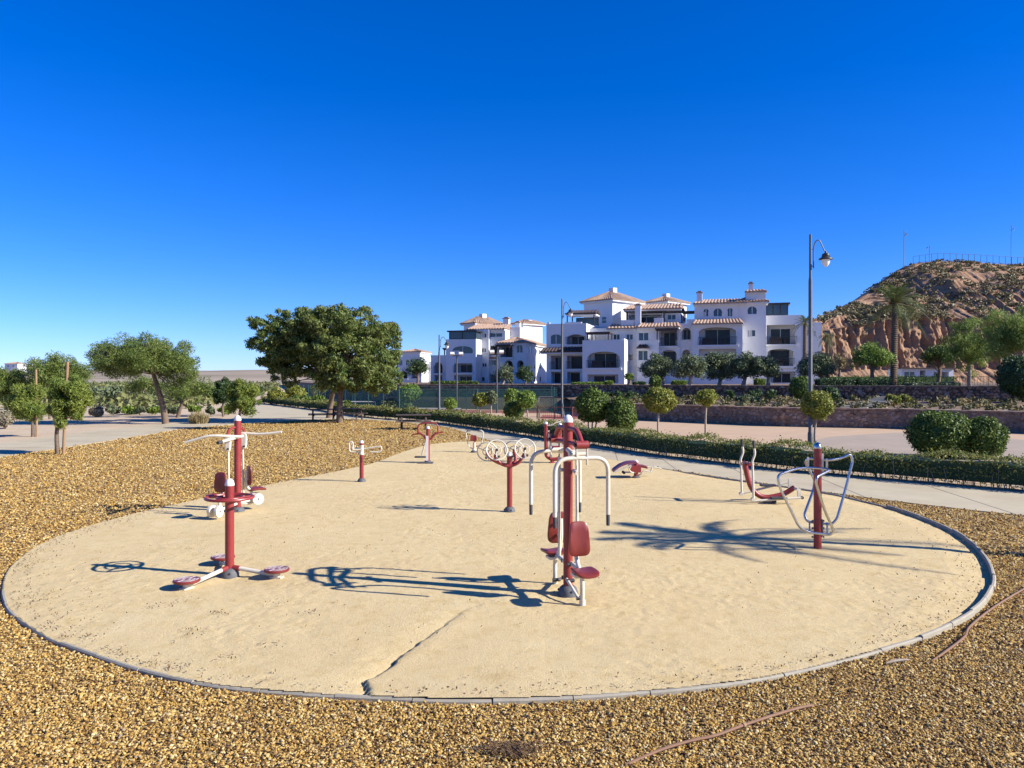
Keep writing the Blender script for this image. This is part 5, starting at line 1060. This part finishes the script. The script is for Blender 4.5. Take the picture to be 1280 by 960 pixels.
# ------------------------------------------------------------------ long clipped hedge
def hedge():
    line = [Vector((x, y, 0)) for x, y in hedge_near]; hw, H = .42, .66; P = []; O = []; sz = []
    root = thing('hedge', (7.8, 21.2, 0), 'long low clipped hedge following the concrete path, bare twigs near the ground', 'hedge'); o = np.array(root.location); core = MB(); tw = []
    for a, b in zip(line[:-1], line[1:]):
        L = (b - a).length; t = (b - a).normalized(); n = Vector((-t.y, t.x, 0))
        if n.x < 0: n = -n
        a2, b2 = a + n * (hw + .06), b + n * (hw + .06); dist = ((a + b) / 2).length; dens = 520 if dist < 32 else (240 if dist < 48 else 110); s0 = .034 if dist < 32 else (.05 if dist < 48 else .085)
        per = 2 * H + 2 * hw; N = int(L * per * dens); q = rng.random(N) * per; s = rng.random(N) * L; na = np.array(n); ta = np.array(t); base = np.array(a2)
        off = np.where(q < H, -hw, np.where(q < H + 2 * hw, q - H - hw, hw)); z = np.where(q < H, q, np.where(q < H + 2 * hw, H, q - H - 2 * hw)); o_ = np.where((q < H)[:, None], -na, np.where((q < H + 2 * hw)[:, None], np.array([0, 0, 1.]), na))
        thin = (z < .28) & (rng.random(N) < .62); wob = .05 * np.sin(s * 1.7 + base[0]) + .05 * np.sin(s * 4.1) + .16 * (vnoise(s * 2.2 + base[0], s * 0) - .5) + np.where(rng.random(N) < .04, rng.uniform(0, .14, N), 0)
        p = base + ta * s[:, None] + na * (off * rng.uniform(.72, 1.05, N))[:, None] + np.stack([0 * z, 0 * z, z + (wob + rng.normal(0, .03, N)) * (z > H * .7)], 1)
        k = ~thin & (p[:, 2] > .03); P.append(p[k]); O.append(o_[k]); sz.append(np.full(k.sum(), s0))
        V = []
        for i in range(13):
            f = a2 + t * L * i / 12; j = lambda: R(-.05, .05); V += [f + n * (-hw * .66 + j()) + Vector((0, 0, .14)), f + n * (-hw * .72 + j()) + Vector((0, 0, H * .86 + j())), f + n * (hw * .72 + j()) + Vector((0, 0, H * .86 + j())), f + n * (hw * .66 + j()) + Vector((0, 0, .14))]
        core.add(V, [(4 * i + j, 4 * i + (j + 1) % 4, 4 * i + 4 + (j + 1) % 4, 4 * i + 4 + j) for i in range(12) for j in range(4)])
        if dist < 48:
            for _ in range(int(L * 26)):
                f = a2 + t * R(0, L) + n * R(-hw * .8, hw * .8); tw.append((f, f + Vector((R(-.12, .12), R(-.12, .12), R(.3, .55)))))
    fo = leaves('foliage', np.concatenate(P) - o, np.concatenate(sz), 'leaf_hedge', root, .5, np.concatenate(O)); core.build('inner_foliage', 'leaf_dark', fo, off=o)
    mb = MB()
    for a, b in tw: mb.tube([a + Vector((0, 0, -.03)), b], [.009, .005], 4)
    x = mb.build('twig', 'bark_pale', root, off=o); x['kind'] = 'stuff'
hedge()

# ------------------------------------------------------------------ terrace planting
def olive(px, py, ball, Y=70, n=6500, lm='leaf_olive', label='gnarled olive tree with grey green rounded crown on the upper terrace', group='olive trees along the upper terrace', bark='bark_pale', sz=.115, name='olive_tree'):
    g = A(px, py, Y); g = (g[0], g[1], TZ); u = Y / F; cx, cy, rx, ry = ball; c = A(cx, cy, Y)
    tree(name, label, g, [g, ((g[0] * .7 + c[0] * .3) + .1, Y, (g[2] * .6 + c[2] * .4)), (c[0], Y, c[2] - ry * u * .2)], [.2, .15, .08], blobset(c, (rx * u, rx * u * .9, ry * u), 60, .24 * rx * u, .9, zcut=-.8, shell=.4), n, sz, lm, bark, .35, group=group)
for (px, py, b, Y), lab in zip(((829, 484, (821, 459, 25, 19), 70), (862, 484, (862, 460, 26, 19), 68), (899, 484, (900, 459, 25, 22), 71), (929, 484, (932, 457, 25, 21), 69), (960, 484, (957, 460, 23, 19), 68), (1030, 484, (1019, 459, 27, 21), 66)),
    ('first olive tree of the terrace row, before the tiled window awning', 'olive tree on a straight forked trunk before the recessed arches', 'dense olive tree before the big arched balcony bay', 'olive tree between the dense one and the leaning trunked one', 'olive tree with bent leaning trunk before the stair tower', 'broad olive tree standing apart at the block end near slender palms')):
    olive(px, py, b, Y, label=lab)
olive(628, 483, (630, 468, 15, 15), 90, 2200, label='olive tree with rounded crown before the smaller apartment block', group=None); olive(657, 483, (656, 468, 13.5, 14), 88, 2400, 'leaf_dark', 'very dark dense tree before the smaller apartment block', None, name='dark_tree')
olive(522, 484, (520, 459, 21, 15), 112, 2600, 'leaf_dark', 'dark spreading tree before the far white house', None, 'bark', .16, 'broadleaf_tree')
olive(1089, 484, (1088, 446, 32, 19), 64, 4200, 'leaf_fresh', 'green rounded tree before the ochre cliff, between straw dry tree and date palm', None, 'bark', .12, 'broadleaf_tree')
olive(1172, 484, (1175, 444, 24, 17), 66, 3000, 'leaf_topiary', 'small rounded tree before the cliff beside the feathery trees', None, 'bark', .12, 'broadleaf_tree')
olive(786, 484, (786, 471, 6, 7), 75, 500, 'leaf_fresh', 'tiny slim green tree against the apartment wall', None, 'bark', .09, 'young_tree')
olive(1047, 484, (1050, 452, 9, 14), 80, 900, 'leaf_dry', 'straw coloured dry tree at the foot of the cliff', None, 'bark', .12, 'dry_tree')
def feathery(label, px, ball, Y, n, droop=1.1):
    g = A(px, 484, Y); g = (g[0], Y, TZ); u = Y / F; cx, cy, rx, ry = ball; c = A(cx, cy, Y)
    tree('feathery_tree', label, g, [g, (g[0] * .6 + c[0] * .4, Y, g[2] * .5 + c[2] * .5), (c[0], Y, c[2])], [.16, .12, .07], blobset(c, (rx * u, rx * u * .8, ry * u), 90, .17 * rx * u, .9, shell=.15), n, .14, 'leaf_feather', 'bark_pale', .15, droop, spread=.8)
feathery('pale green feathery tree with drooping foliage and slanting trunk on the terrace', 1212, (1212, 432, 36, 42), 62, 12000); feathery('large feathery tree reaching out of frame above the dark ball topiary', 1285, (1270, 418, 54, 44), 58, 19000)
def palm(label, g, h, lean, r, nf, L, seed, name='palm_tree', fsz=1.0, elev=(-.35, 1.25)):
    rs = random.Random(seed); root = thing(name, g, label, 'palm'); prof = []; k = int(h / .16)
    top = Vector((lean[0], lean[1], h)); mb = MB(); pts = [Vector((0, 0, -.1)).lerp(top, (i / (2 * k))) for i in range(2 * k + 1)]; mb.tube(pts, [r * (1.18 if i % 2 else .95) * (1.25 - .3 * i / (2 * k)) for i in range(2 * k + 1)], 12); mb.build('trunk', 'palm_bark', root)
    for i in range(nf):
        a = 2.4 * i + rs.uniform(-.2, .2); e = elev[0] + (elev[1] - elev[0]) * (i / nf) ** .8; d = Vector((math.cos(a), math.sin(a), 0)); l = L * rs.uniform(.85, 1.1); P = []
        for s in range(9):
            t = s / 8; P.append(top + d * (l * t * math.cos(e) * (1 - .12 * t)) + Vector((0, 0, l * (t * math.sin(e) - .55 * t * t * (1.1 - .4 * math.sin(e))))))
        fr = MB(); side = Vector((-d.y, d.x, 0)); N = 34
        for s in range(2, N):
            t = s / N; i0 = min(7, int(t * 8)); p = P[i0].lerp(P[i0 + 1], t * 8 - i0); tg = (P[i0 + 1] - P[i0]).normalized(); ll = .42 * L * fsz * math.sin(math.pi * (t * .82 + .12)) * .55
            for sg in (-1, 1):
                tip = p + (side * sg * .8 + tg * .65 + Vector((0, 0, -.18 + rs.uniform(-.1, .1)))) * ll; w = tg * (.022 * L / 2.2); fr.add([p - w, p + w, tip], [(0, 1, 2)])
        fo = fr.build('frond', 'leaf_palm', root, smooth=False); at = fo.data.attributes.new('rnd', 'FLOAT', 'FACE'); at.data.foreach_set('value', [rs.uniform(.1, .9) for _ in fo.data.polygons])
        m2 = MB(); m2.tube(P, [.022, .004], 5); m2.build('rachis', 'stake', fo)
g = A(1117, 484, 66); palm('tall date palm with thick dark trunk standing before the ochre cliff', (g[0], 66, TZ), 7.0, (.1, 0), .22, 34, 3.3, 3, elev=(-.3, 1.3))
g = A(1006, 484, 93); palm('slender palm at the end of the long apartment block', (g[0], 93, TZ), 7.4, (0, 0), .2, 22, 1.9, 5)
g = A(1034, 484, 98); palm('second slender palm past the block end with drooping dry skirt', (g[0], 98, TZ), 6.2, (0, 0), .2, 20, 1.8, 8, elev=(-.8, .8))
palm('date palm beside the path whose shadow falls across the sand', (10.2, 10.0, 0.0), 4.1, (.1, .1), .075, 22, 2.0, 11, fsz=.8, elev=(-.15, 1.2))
def box_hedge(label, x0, x1, yt, yb, Y, lm='leaf_dark', d=1.0, z=None, n=1500, group=None):
    a, b = A(x0, yb, Y), A(x1, yt, Y); z0 = (TZ - .05) if z is None else z; w, h = b[0] - a[0], b[2] - z0; c = (a[0] + w / 2, Y, z0); root = thing('clipped_hedge', c, label, 'hedge', group)
    q = rng.uniform(-1, 1, (n, 3)); m = np.argmax(np.abs(q) / np.array([1, 1, 1]), axis=1); q[np.arange(n), m] = np.sign(q[np.arange(n), m]); O = np.zeros((n, 3)); O[np.arange(n), m] = q[np.arange(n), m]; q *= 1 + rng.normal(0, .03, (n, 3)); P = q * np.array([w / 2, d / 2, h / 2]) + np.array([0, 0, h / 2])
    P[:, 2] = np.maximum(P[:, 2], .01); fo = leaves('foliage', P, .001 * Y + .015, lm, root, .5, O); part(fo, 'inner_foliage', lm, lambda mb: mb.box((0, 0, h * .47), (w * .95, d * .9, h * .92)))
for x0, x1, yt, yb, Y, lm, lab in ((1021, 1066, 473, 485, 60, 'leaf_dark', 'dark clipped hedge block at the terrace end of the near lamp'), (1069, 1111, 473.5, 485, 60, 'leaf_dark', 'dark clipped hedge block next to the tall date palm'), (1135, 1196, 478, 485, 58, 'leaf_olive', 'low grey green lavender hedge along the upper wall'),
    (1030, 1190, 470, 482, 72, 'leaf_topiary', 'long green hedge behind the date palm at the cliff foot'), (840, 857, 476, 484, 76, 'leaf_fresh', 'bright green box hedge under the olive trees'), (944, 955, 474, 484, 76, 'leaf_fresh', 'bright green box bush by the last olive trunk'),
    (540, 596, 476.5, 483, 92, 'leaf_topiary', 'long low hedge before the smaller apartment block'), (716, 756, 478, 484, 80, 'leaf_fresh', 'short bright hedge below the projecting balcony bay'), (757, 766, 476.5, 484, 80, 'leaf_fresh', 'small square bright bush beside the short bright hedge'), (792, 806, 477.5, 484, 80, 'leaf_dark', 'dark low box hedge under the first olive')):
    box_hedge(lab, x0, x1, yt, yb, Y, lm)
def bank_cover():
    P = []; O = []; s = []; rr = []; m, n = mid.shape[:2]
    for k in range(1500):
        i = random.randint(1, m - 2); j = random.randint(2, n - 2); c = mid[i, j]; b = R(.18, .42); N = 26
        if c[0] > 55: continue
        d = unit(N); d[:, 2] = np.abs(d[:, 2]); P.append(c + d * b * rng.uniform(.5, 1, (N, 1))); O.append(d); s.append(np.full(N, b * .3)); rr.append(np.clip(R(0, 1) + rng.normal(0, .15, N), 0, 1))
    tag(leaves('bank_scrub', np.concatenate(P), np.concatenate(s), 'leaf_bank', aspect=.4, outward=np.concatenate(O), rnd=np.concatenate(rr)), 'dry low planting covering the bank between the two stone walls', 'ground cover', kind='stuff')
    for x0, x1, y, Y, lab, lm in ((893, 985, 494, 51, 'dark green creeping shrub spilling over the upper wall', 'leaf_dark'), (738, 800, 496, 57, 'dark shrub mass between the walls behind the plaza bushes', 'leaf_dark'), (918, 955, 500, 48, 'green rosemary mound below the creeping shrub', 'leaf_olive'), (1105, 1150, 500, 46, 'low olive bush on the bank beside the stone ramp', 'leaf_yellow'), (1180, 1235, 506, 44, 'tan dry shrub on the bank at the plaza corner', 'leaf_dry')):
        shrub('bank_shrub', lab, (x0 + x1) / 2, y + 8, (x1 - x0) / 2, 9, lm, 2200, .10, Y=Y, lumps=14)
bank_cover()
def ramp():
    root = thing('stone_ramp', A(1090, 512, 43), 'pale stone ramp climbing the bank between the two walls', 'ramp'); o = Vector(root.location)
    for k in range(9):
        t = k / 8; c = Vector(A(1066 + 48 * t, 512, 42.2 + 6.5 * t)); z = .93 + .42 * t; part(root, 'slab', 'kerb', lambda m: m.box(Vector((c.x, c.y, z)) - o, (1.5, .9, .16), -.5))
ramp()

# ------------------------------------------------------------------ lamps, courts, playground, furniture
def lamp(label, px, base, top, Y, arm=1, glass=True, z=None, name='street_lamp', group='swan neck street lamps'):
    g = A(px, base, Y); H = Y * (base - top) / F; root = thing(name, g, label, 'street lamp', group); s = arm
    part(root, 'pole', 'steel', lambda m: m.lathe([(.10, -.1), (.10, .5), (.075, .55), (.07, H * .78), (.05, H * .80), (.045, H)], sides=14)); k = H / 8.0
    part(root, 'arm', 'steel', lambda m: m.tube(catmull([(.12 * s, 0, H * .84), (.12 * s, 0, H * .93), (.2 * s, 0, H * .965), (.33 * s, 0, H * .972), (.45 * s, 0, H * .945), (.52 * s, 0, H * .925), (.58 * s, 0, H * .92)], 5), .022, 8))
    for z_ in (.85, .93): part(root, 'bracket', 'steel', lambda m: cyl(m, (0, 0, H * z_), (.12 * s, 0, H * z_), .018, 8))
    c = (.58 * s, 0, H * .92); sh = part(root, 'lamp_shade', 'dark_metal', lambda m: m.lathe([(.26, -.30), (.25, -.27), (.14, -.2), (.15, -.17), (.13, -.10), (.05, -.06), (.03, .0)], c, 18)); part(sh, 'globe', 'lamp_glass', lambda m: m.lathe([(.03, -.58), (.10, -.52), (.14, -.42), (.15, -.31)], c, 16))
lamp('tall swan neck street lamp beyond the hedge next to a lollipop topiary', 1013, 558, 293, 28.9); lamp('swan neck street lamp rising in front of the apartment block left wing', 702.5, 522, 373.5, 51.5); lamp('swan neck street lamp standing by the courts and the hedge', 549, 517, 418.5, 57.5)
def flood(label, px, base, top, Y):
    g = A(px, base, Y); H = Y * (base - top) / F; root = thing('floodlight_mast', g, label, 'floodlight', 'court floodlights'); part(root, 'pole', 'steel', lambda m: m.lathe([(.07, -.1), (.055, H)], sides=10)); part(root, 'cross_arm', 'steel', lambda m: m.box((0, 0, H - .04), (.9, .08, .08)))
    for s in (-.36, .36): part(root, 'light_head', 'lamp_glass', lambda m: m.box((s, -.12, H + .12), (.34, .24, .2), 0, Matrix.Rotation(-.5, 3, 'X')))
flood('double headed court floodlight before the glazed rooftop block', 571, 511, 444, 64); flood('double headed court floodlight nearer the playground fence', 621, 516, 442, 58.5); flood('low double floodlight at the court corner seen through the tree', 481, 515, 485, 60)
for px, lab in ((1130, 'lamp at the hill shoulder where the slope begins'), (1162, 'short lamp within the hilltop fence line'), (1264, 'tall lamp on the hilltop plateau')):
    Y = 196; zt = float(np.interp((px - 640) / F * Y, hX, hZ)); base = HY - (zt - .4 - H0) * F / Y; top = {1130: 288, 1162: 307, 1264: 281}[px]; lamp(lab, px, base, top, Y, 1 if px != 1162 else -1, group='hilltop lamps')
def fence(name, label, line, z0, z1, step, mesh_mat='chain_mesh', post_mat='fence_green', rails=1, r=.035, infill=True, bars=0, cat='fence'):
    root = thing(name, (line[0][0], line[0][1], z0), label, cat); o = Vector(root.location)
    for a, b in zip(line[:-1], line[1:]):
        a = Vector((*a[:2], a[2] if len(a) > 2 else z0)); b = Vector((*b[:2], b[2] if len(b) > 2 else z0)); h = Vector((0, 0, z1 - z0)); n = max(1, round((b - a).length / step))
        for i in range(n):
            p, q = a.lerp(b, i / n), a.lerp(b, (i + 1) / n); part(root, 'post', post_mat, lambda m: m.tube([p - o - Vector((0, 0, .1)), p - o + h], r, 8))
            if infill: part(root, 'mesh_panel', mesh_mat, lambda m: m.add([p - o + h * .03, q - o + h * .03, q - o + h * .97, p - o + h * .97], [(0, 1, 2, 3)]), False)
            for k in range(rails): part(root, 'rail', post_mat, lambda m: m.tube([p - o + h * (1 - k * .85), q - o + h * (1 - k * .85)], r * .7, 6))
            for k in range(bars): part(root, 'bar', post_mat, lambda m: m.tube([p.lerp(q, (k + .5) / bars) - o + h * .12, p.lerp(q, (k + .5) / bars) - o + h * .99], r * .35, 5))
fence('court_fence', 'tall green mesh fence round the sunken tennis courts', [(-25, 90), (-13.2, 67), (3.2, 62.3), (3.4, 57.8)], 0, 1.95, 2.6); fence('court_fence', 'front green mesh fence of the tennis courts close to the hedge', [(-17, 72), (-8.6, 58.6), (3.4, 57.4)], 0, 1.8, 3.2)
sheet('tennis_court', [(-24, 88), (-17, 72.2), (-8.6, 58.8), (3.2, 57.6), (3.0, 62), (-13, 66.6)], .012, 'court_red')
fence('playground_fence', 'dark red bar fence enclosing the playground with the swing', [(1.6, 49), (3.8, 48.3), (5.4, 52)], 0, .78, 1.5, post_mat='red_rail', rails=2, r=.03, infill=False, bars=9); sheet('playground', [(1.8, 49.3), (3.8, 48.6), (5.0, 53), (2.2, 55)], .014, 'court_red')
def swing():
    g = G(688, 521.5); u = g[1] / F; root = thing('playground_swing', g, 'grey playground swing frame behind the dark red bar fence', 'swing'); H = 1.36; W = 1.55
    part(root, 'top_beam', 'steel', lambda m: m.tube([(-W / 2, 0, H), (W / 2, 0, H)], .05, 10))
    for x in (-W / 2, W / 2):
        for dy in (-.55, .55): part(root, 'leg', 'steel', lambda m: m.tube([(x, 0, H), (x + math.copysign(.12, x), dy, -.05)], .035, 8))
    for x in (-.38, .38):
        st = part(root, 'swing_seat', 'rubber', lambda m: m.box((x, 0, .42), (.42, .16, .04)))
        for s in (-.19, .19): part(st, 'chain', 'steel', lambda m: m.tube([(x + s, 0, .43), (x + s, 0, H)], .009, 5))
swing()
def net(label, x0, x1, y, Y):
    a, b = A(x0, y, Y), A(x1, y, Y); root = thing('tennis_net', (a[0], Y, 0), label, 'net'); w = b[0] - a[0]
    part(root, 'mesh_panel', 'chain_mesh', lambda m: m.add([(0, 0, .03), (w, -.4, .03), (w, -.4, a[2] - .06), (0, 0, a[2] - .06)], [(0, 1, 2, 3)]), False); part(root, 'tape', 'white_cap', lambda m: m.tube([(0, 0, a[2]), (w, -.4, a[2])], .05, 6))
    for x in (0, w): part(root, 'post', 'fence_green', lambda m: m.tube([(x, -.4 * x / w, -.05), (x, -.4 * x / w, a[2] + .05)], .04, 8))
net('tennis net with white tape nearest the front court fence', 516, 577, 510.5, 59.6); net('tennis net with white tape on the farther court', 428, 470, 502, 66)
def picnic(label, px, py, rz):
    g = G(px, py); root = thing('picnic_table', g, label, 'picnic table', 'picnic tables'); root.rotation_euler = (0, 0, rz)
    for k in range(5): part(root, 'table_board', 'wood_dark', lambda m: m.box((0, -.32 + .16 * k, .74), (1.75, .15, .045)), False)
    for s in (-1, 1):
        for k in (0, 1): part(root, 'bench_board', 'wood_dark', lambda m: m.box((0, s * (.66 + .15 * k), .44), (1.75, .14, .045)), False)
    for x in (-.6, .6):
        for s in (-1, 1): part(root, 'leg', 'wood_dark', lambda m: m.tube([(x, s * .26, .72), (x, s * .66, -.03)], .05, 6))
        part(root, 'cross_beam', 'wood_dark', lambda m: m.box((x + .06, 0, .39), (.07, 1.6, .09)), False)
picnic('brown wooden picnic table on the gravel near the path bend', 517, 537, .12); picnic('brown wooden picnic table beside the big tree trunks', 404, 527, .25); picnic('brown wooden picnic table half behind the straight trunk', 437, 526, -.1)
def cage():
    g = G(446, 539); u = g[1] / F; root = thing('sapling', g, 'bare thin sapling with tilted wire supports on the gravel', 'sapling')
    part(root, 'stem', 'bark_pale', lambda m: (m.tube(catmull([(-.25, 0, -.05), (-.22, 0, .4), (-.12, .02, .85)], 4), [.018, .006], 6), m.tube(catmull([(.2, 0, -.05), (.25, 0, .4), (.32, 0, .8)], 4), [.014, .005], 6)))
    for L in ([(-.4, 0, .02), (-.2, -.1, .1), (.1, -.1, .03), (.3, 0, .12)], [(-.3, .1, .6), (-.1, .1, .65)], [(.2, 0, .3), (.3, .1, .34)]): part(root, 'support', 'steel', lambda m: m.tube(catmull(L, 3), .01, 5))
    g = G(674, 530); r2 = thing('bare_sapling', g, 'leafless sapling with small grey twiggy head by the playground', 'sapling'); part(r2, 'trunk', 'bark', lambda m: m.tube([(0, 0, -.05), (0, 0, .9)], [.04, .03], 7))
    tw = MB()
    for _ in range(70): d = unit(1)[0]; d[2] = abs(d[2]); tw.tube([(0, 0, .85), tuple(np.array([0, 0, .95]) + d * .36)], [.01, .004], 4)
    tw.build('twig', 'leaf_grey', r2)['kind'] = 'stuff'
cage()
hf = [(float(x), 194.0, float(np.interp(x, hX, hZ)) - .2) for x in np.linspace((1139 - 640) / F * 195, (1330 - 640) / F * 195, 26)]
fence('hilltop_fence', 'thin wire fence running along the hilltop edge', hf, 0, 2.0, 9, infill=False, rails=2, r=.06, post_mat='steel')
fence('garden_fence', 'dark bar fence on the terrace behind the lavender hedge', [A(1106, 484, 61)[:2], A(1262, 484, 59)[:2]], TZ, TZ + .75, 1.6, infill=False, rails=2, r=.03, post_mat='dark_metal', bars=7)
def kiosk():
    b = Bld('garden_house', 'low white hut with dark openings at the cliff foot behind the hedge', 1160, 484, 90); k = Blk(b, 1160, 90, 5); k.wall(1127, 1192, 461, 484, 4, [(1150, 1157, 463, 479, 'void', 0), (1167, 1186, 465, 476, 'void', 0), (1130, 1144, 464, 474, 'win', 0)]); k.part('roof', 'roof_dark', [(k.u(1125), k.u(1194), -.4, 4.3, k.z(1160, 461) + .003, k.z(1160, 459.5))])
kiosk()

# ------------------------------------------------------------------ small things on the ground
def pipe(label, P):
    W = [Vector(G(x, y)) + Vector((0, 0, z)) for x, y, z in P]; root = thing('irrigation_pipe', W[0], label, 'pipe', 'drip irrigation pipes'); part(root, 'hose', 'pipe_brown', lambda m: m.tube([p - W[0] for p in catmull(W, 8)], .011, 8)); k = len(W) // 2
    part(root, 'dripper', 'stake', lambda m: m.lathe([(.008, -.02), (.017, -.012), (.017, .012), (.008, .02)], W[k] - W[0], 10, W[k + 1] - W[k - 1]))
pipe('thin brown drip irrigation pipe surfacing in the foreground gravel', [(770, 966, .02), (820, 948, .045), (860, 936, .05), (895, 928, .05), (930, 915, .05), (975, 900, .05), (1010, 889, .04), (1032, 882, .0)])
pipe('thin brown drip irrigation pipe curving through the gravel beside the kerb', [(1150, 836, -.005), (1180, 822, .045), (1205, 803, .05), (1212, 790, .05), (1235, 770, .05), (1262, 752, .05), (1290, 736, .05), (1330, 715, .04)])
def twigs():
    g = G(628, 946); root = thing('dry_grass_tuft', g, 'matted tuft of dry grey grass in the foreground gravel', 'dry grass'); mb = MB()
    for _ in range(130):
        x, y = random.gauss(0, .11), random.gauss(0, .05); a = R(-.8, .8); l = R(.04, .13); mb.tube(catmull([(x, y, .03 + R(0, .03)), (x + l * .5 * math.cos(a), y + l * .5 * math.sin(a), .05 + R(0, .05)), (x + l * math.cos(a), y + l * math.sin(a), .035 + R(0, .02))], 2), .0022, 4)
    mb.build('blade', 'litter', root)['kind'] = 'stuff'
    s = G(1121, 833); st = thing('stick', s, 'short pale stick lying on the gravel by the kerb', 'stick'); part(st, 'wood', 'bark_pale', lambda m: m.tube(catmull([(-.11, -.03, .04), (0, .005, .05), (.13, .04, .045)], 4), [.008, .014, .006], 7))
    lf = G(333, 651); l2 = thing('fallen_leaf', (lf[0], lf[1], .05), 'single fallen brown green leaf on the sand behind the twister', 'leaf'); part(l2, 'blade', 'stake', lambda m: m.add([(-.1, 0, .002), (0, -.025, .012), (.12, 0, .004), (0, .025, .012)], [(0, 1, 2, 3)]), False)
twigs()
def litter():
    ring = np.array(PAD)[:, :2]; P = []
    L = np.concatenate([ring, ring[:1]]); n = 2600; k = rng.integers(0, len(ring), n); t = rng.random((n, 1)); p = L[k] * (1 - t) + L[k + 1] * t; c = np.array([0, 14.]); d = c - p; d /= np.linalg.norm(d, axis=1, keepdims=True)
    w = np.where((p[:, 0] > 3.6) & (p[:, 1] < 13), .30, np.where(p[:, 0] < -4, .22, .08)); p = p + d * (.06 + rng.exponential(1, (n, 1)) * w[:, None]); keep = (p[:, 1] < 20) & (rng.random(n) < np.where((p[:, 0] > 3.6) | (p[:, 0] < -4.2), 1, .38)); P.append(p[keep])
    q = np.stack([rng.uniform(-5.5, 5.5, 260), rng.uniform(5.9, 14, 260)], 1); P.append(q[inpoly(q[:, 0], q[:, 1], PAD)])
    for _ in range(16):
        c = np.array([R(-4.8, -1.5), R(6.6, 8.6)]); P.append(c + rng.normal(0, .07, (14, 2)))
    P = np.concatenate(P); P = P[inpoly(P[:, 0], P[:, 1], PAD)]; z = np.full(len(P), .058) + .02 * rng.random(len(P))
    tag(leaves('leaf_litter', np.column_stack([P, z]), .013, 'litter', aspect=.5, outward=np.tile([0, 0, 1.], (len(P), 1))), 'small dry leaf crumbs scattered over the sand and along the kerb', 'leaf litter', kind='stuff')
litter()

def far_scrub():
    P = []; O = []; sz = []; rr = []
    for k in range(430):
        Y = 66 * math.exp(R(0, 1.75)); px = R(-120, 345); X = (px - 640) / F * Y
        if Y < 105 and px > 250: continue
        b = R(.7, 1.7) * (Y / 90) ** .35; N = 60; d = unit(N); d[:, 2] = np.abs(d[:, 2]); P.append(np.array([X, Y, 0]) + d * np.array([b * 1.2, b, b]) * rng.uniform(.55, 1, (N, 1))); O.append(d); sz.append(np.full(N, b * .22)); rr.append(np.clip(R(0, 1) + rng.normal(0, .15, N), 0, 1))
    tag(leaves('distant_scrubland', np.concatenate(P), np.concatenate(sz), 'leaf_belt', aspect=.5, outward=np.concatenate(O), rnd=np.concatenate(rr)), 'far belt of green bushes on the plain below the ridge', 'scrubland', kind='stuff')
far_scrub()
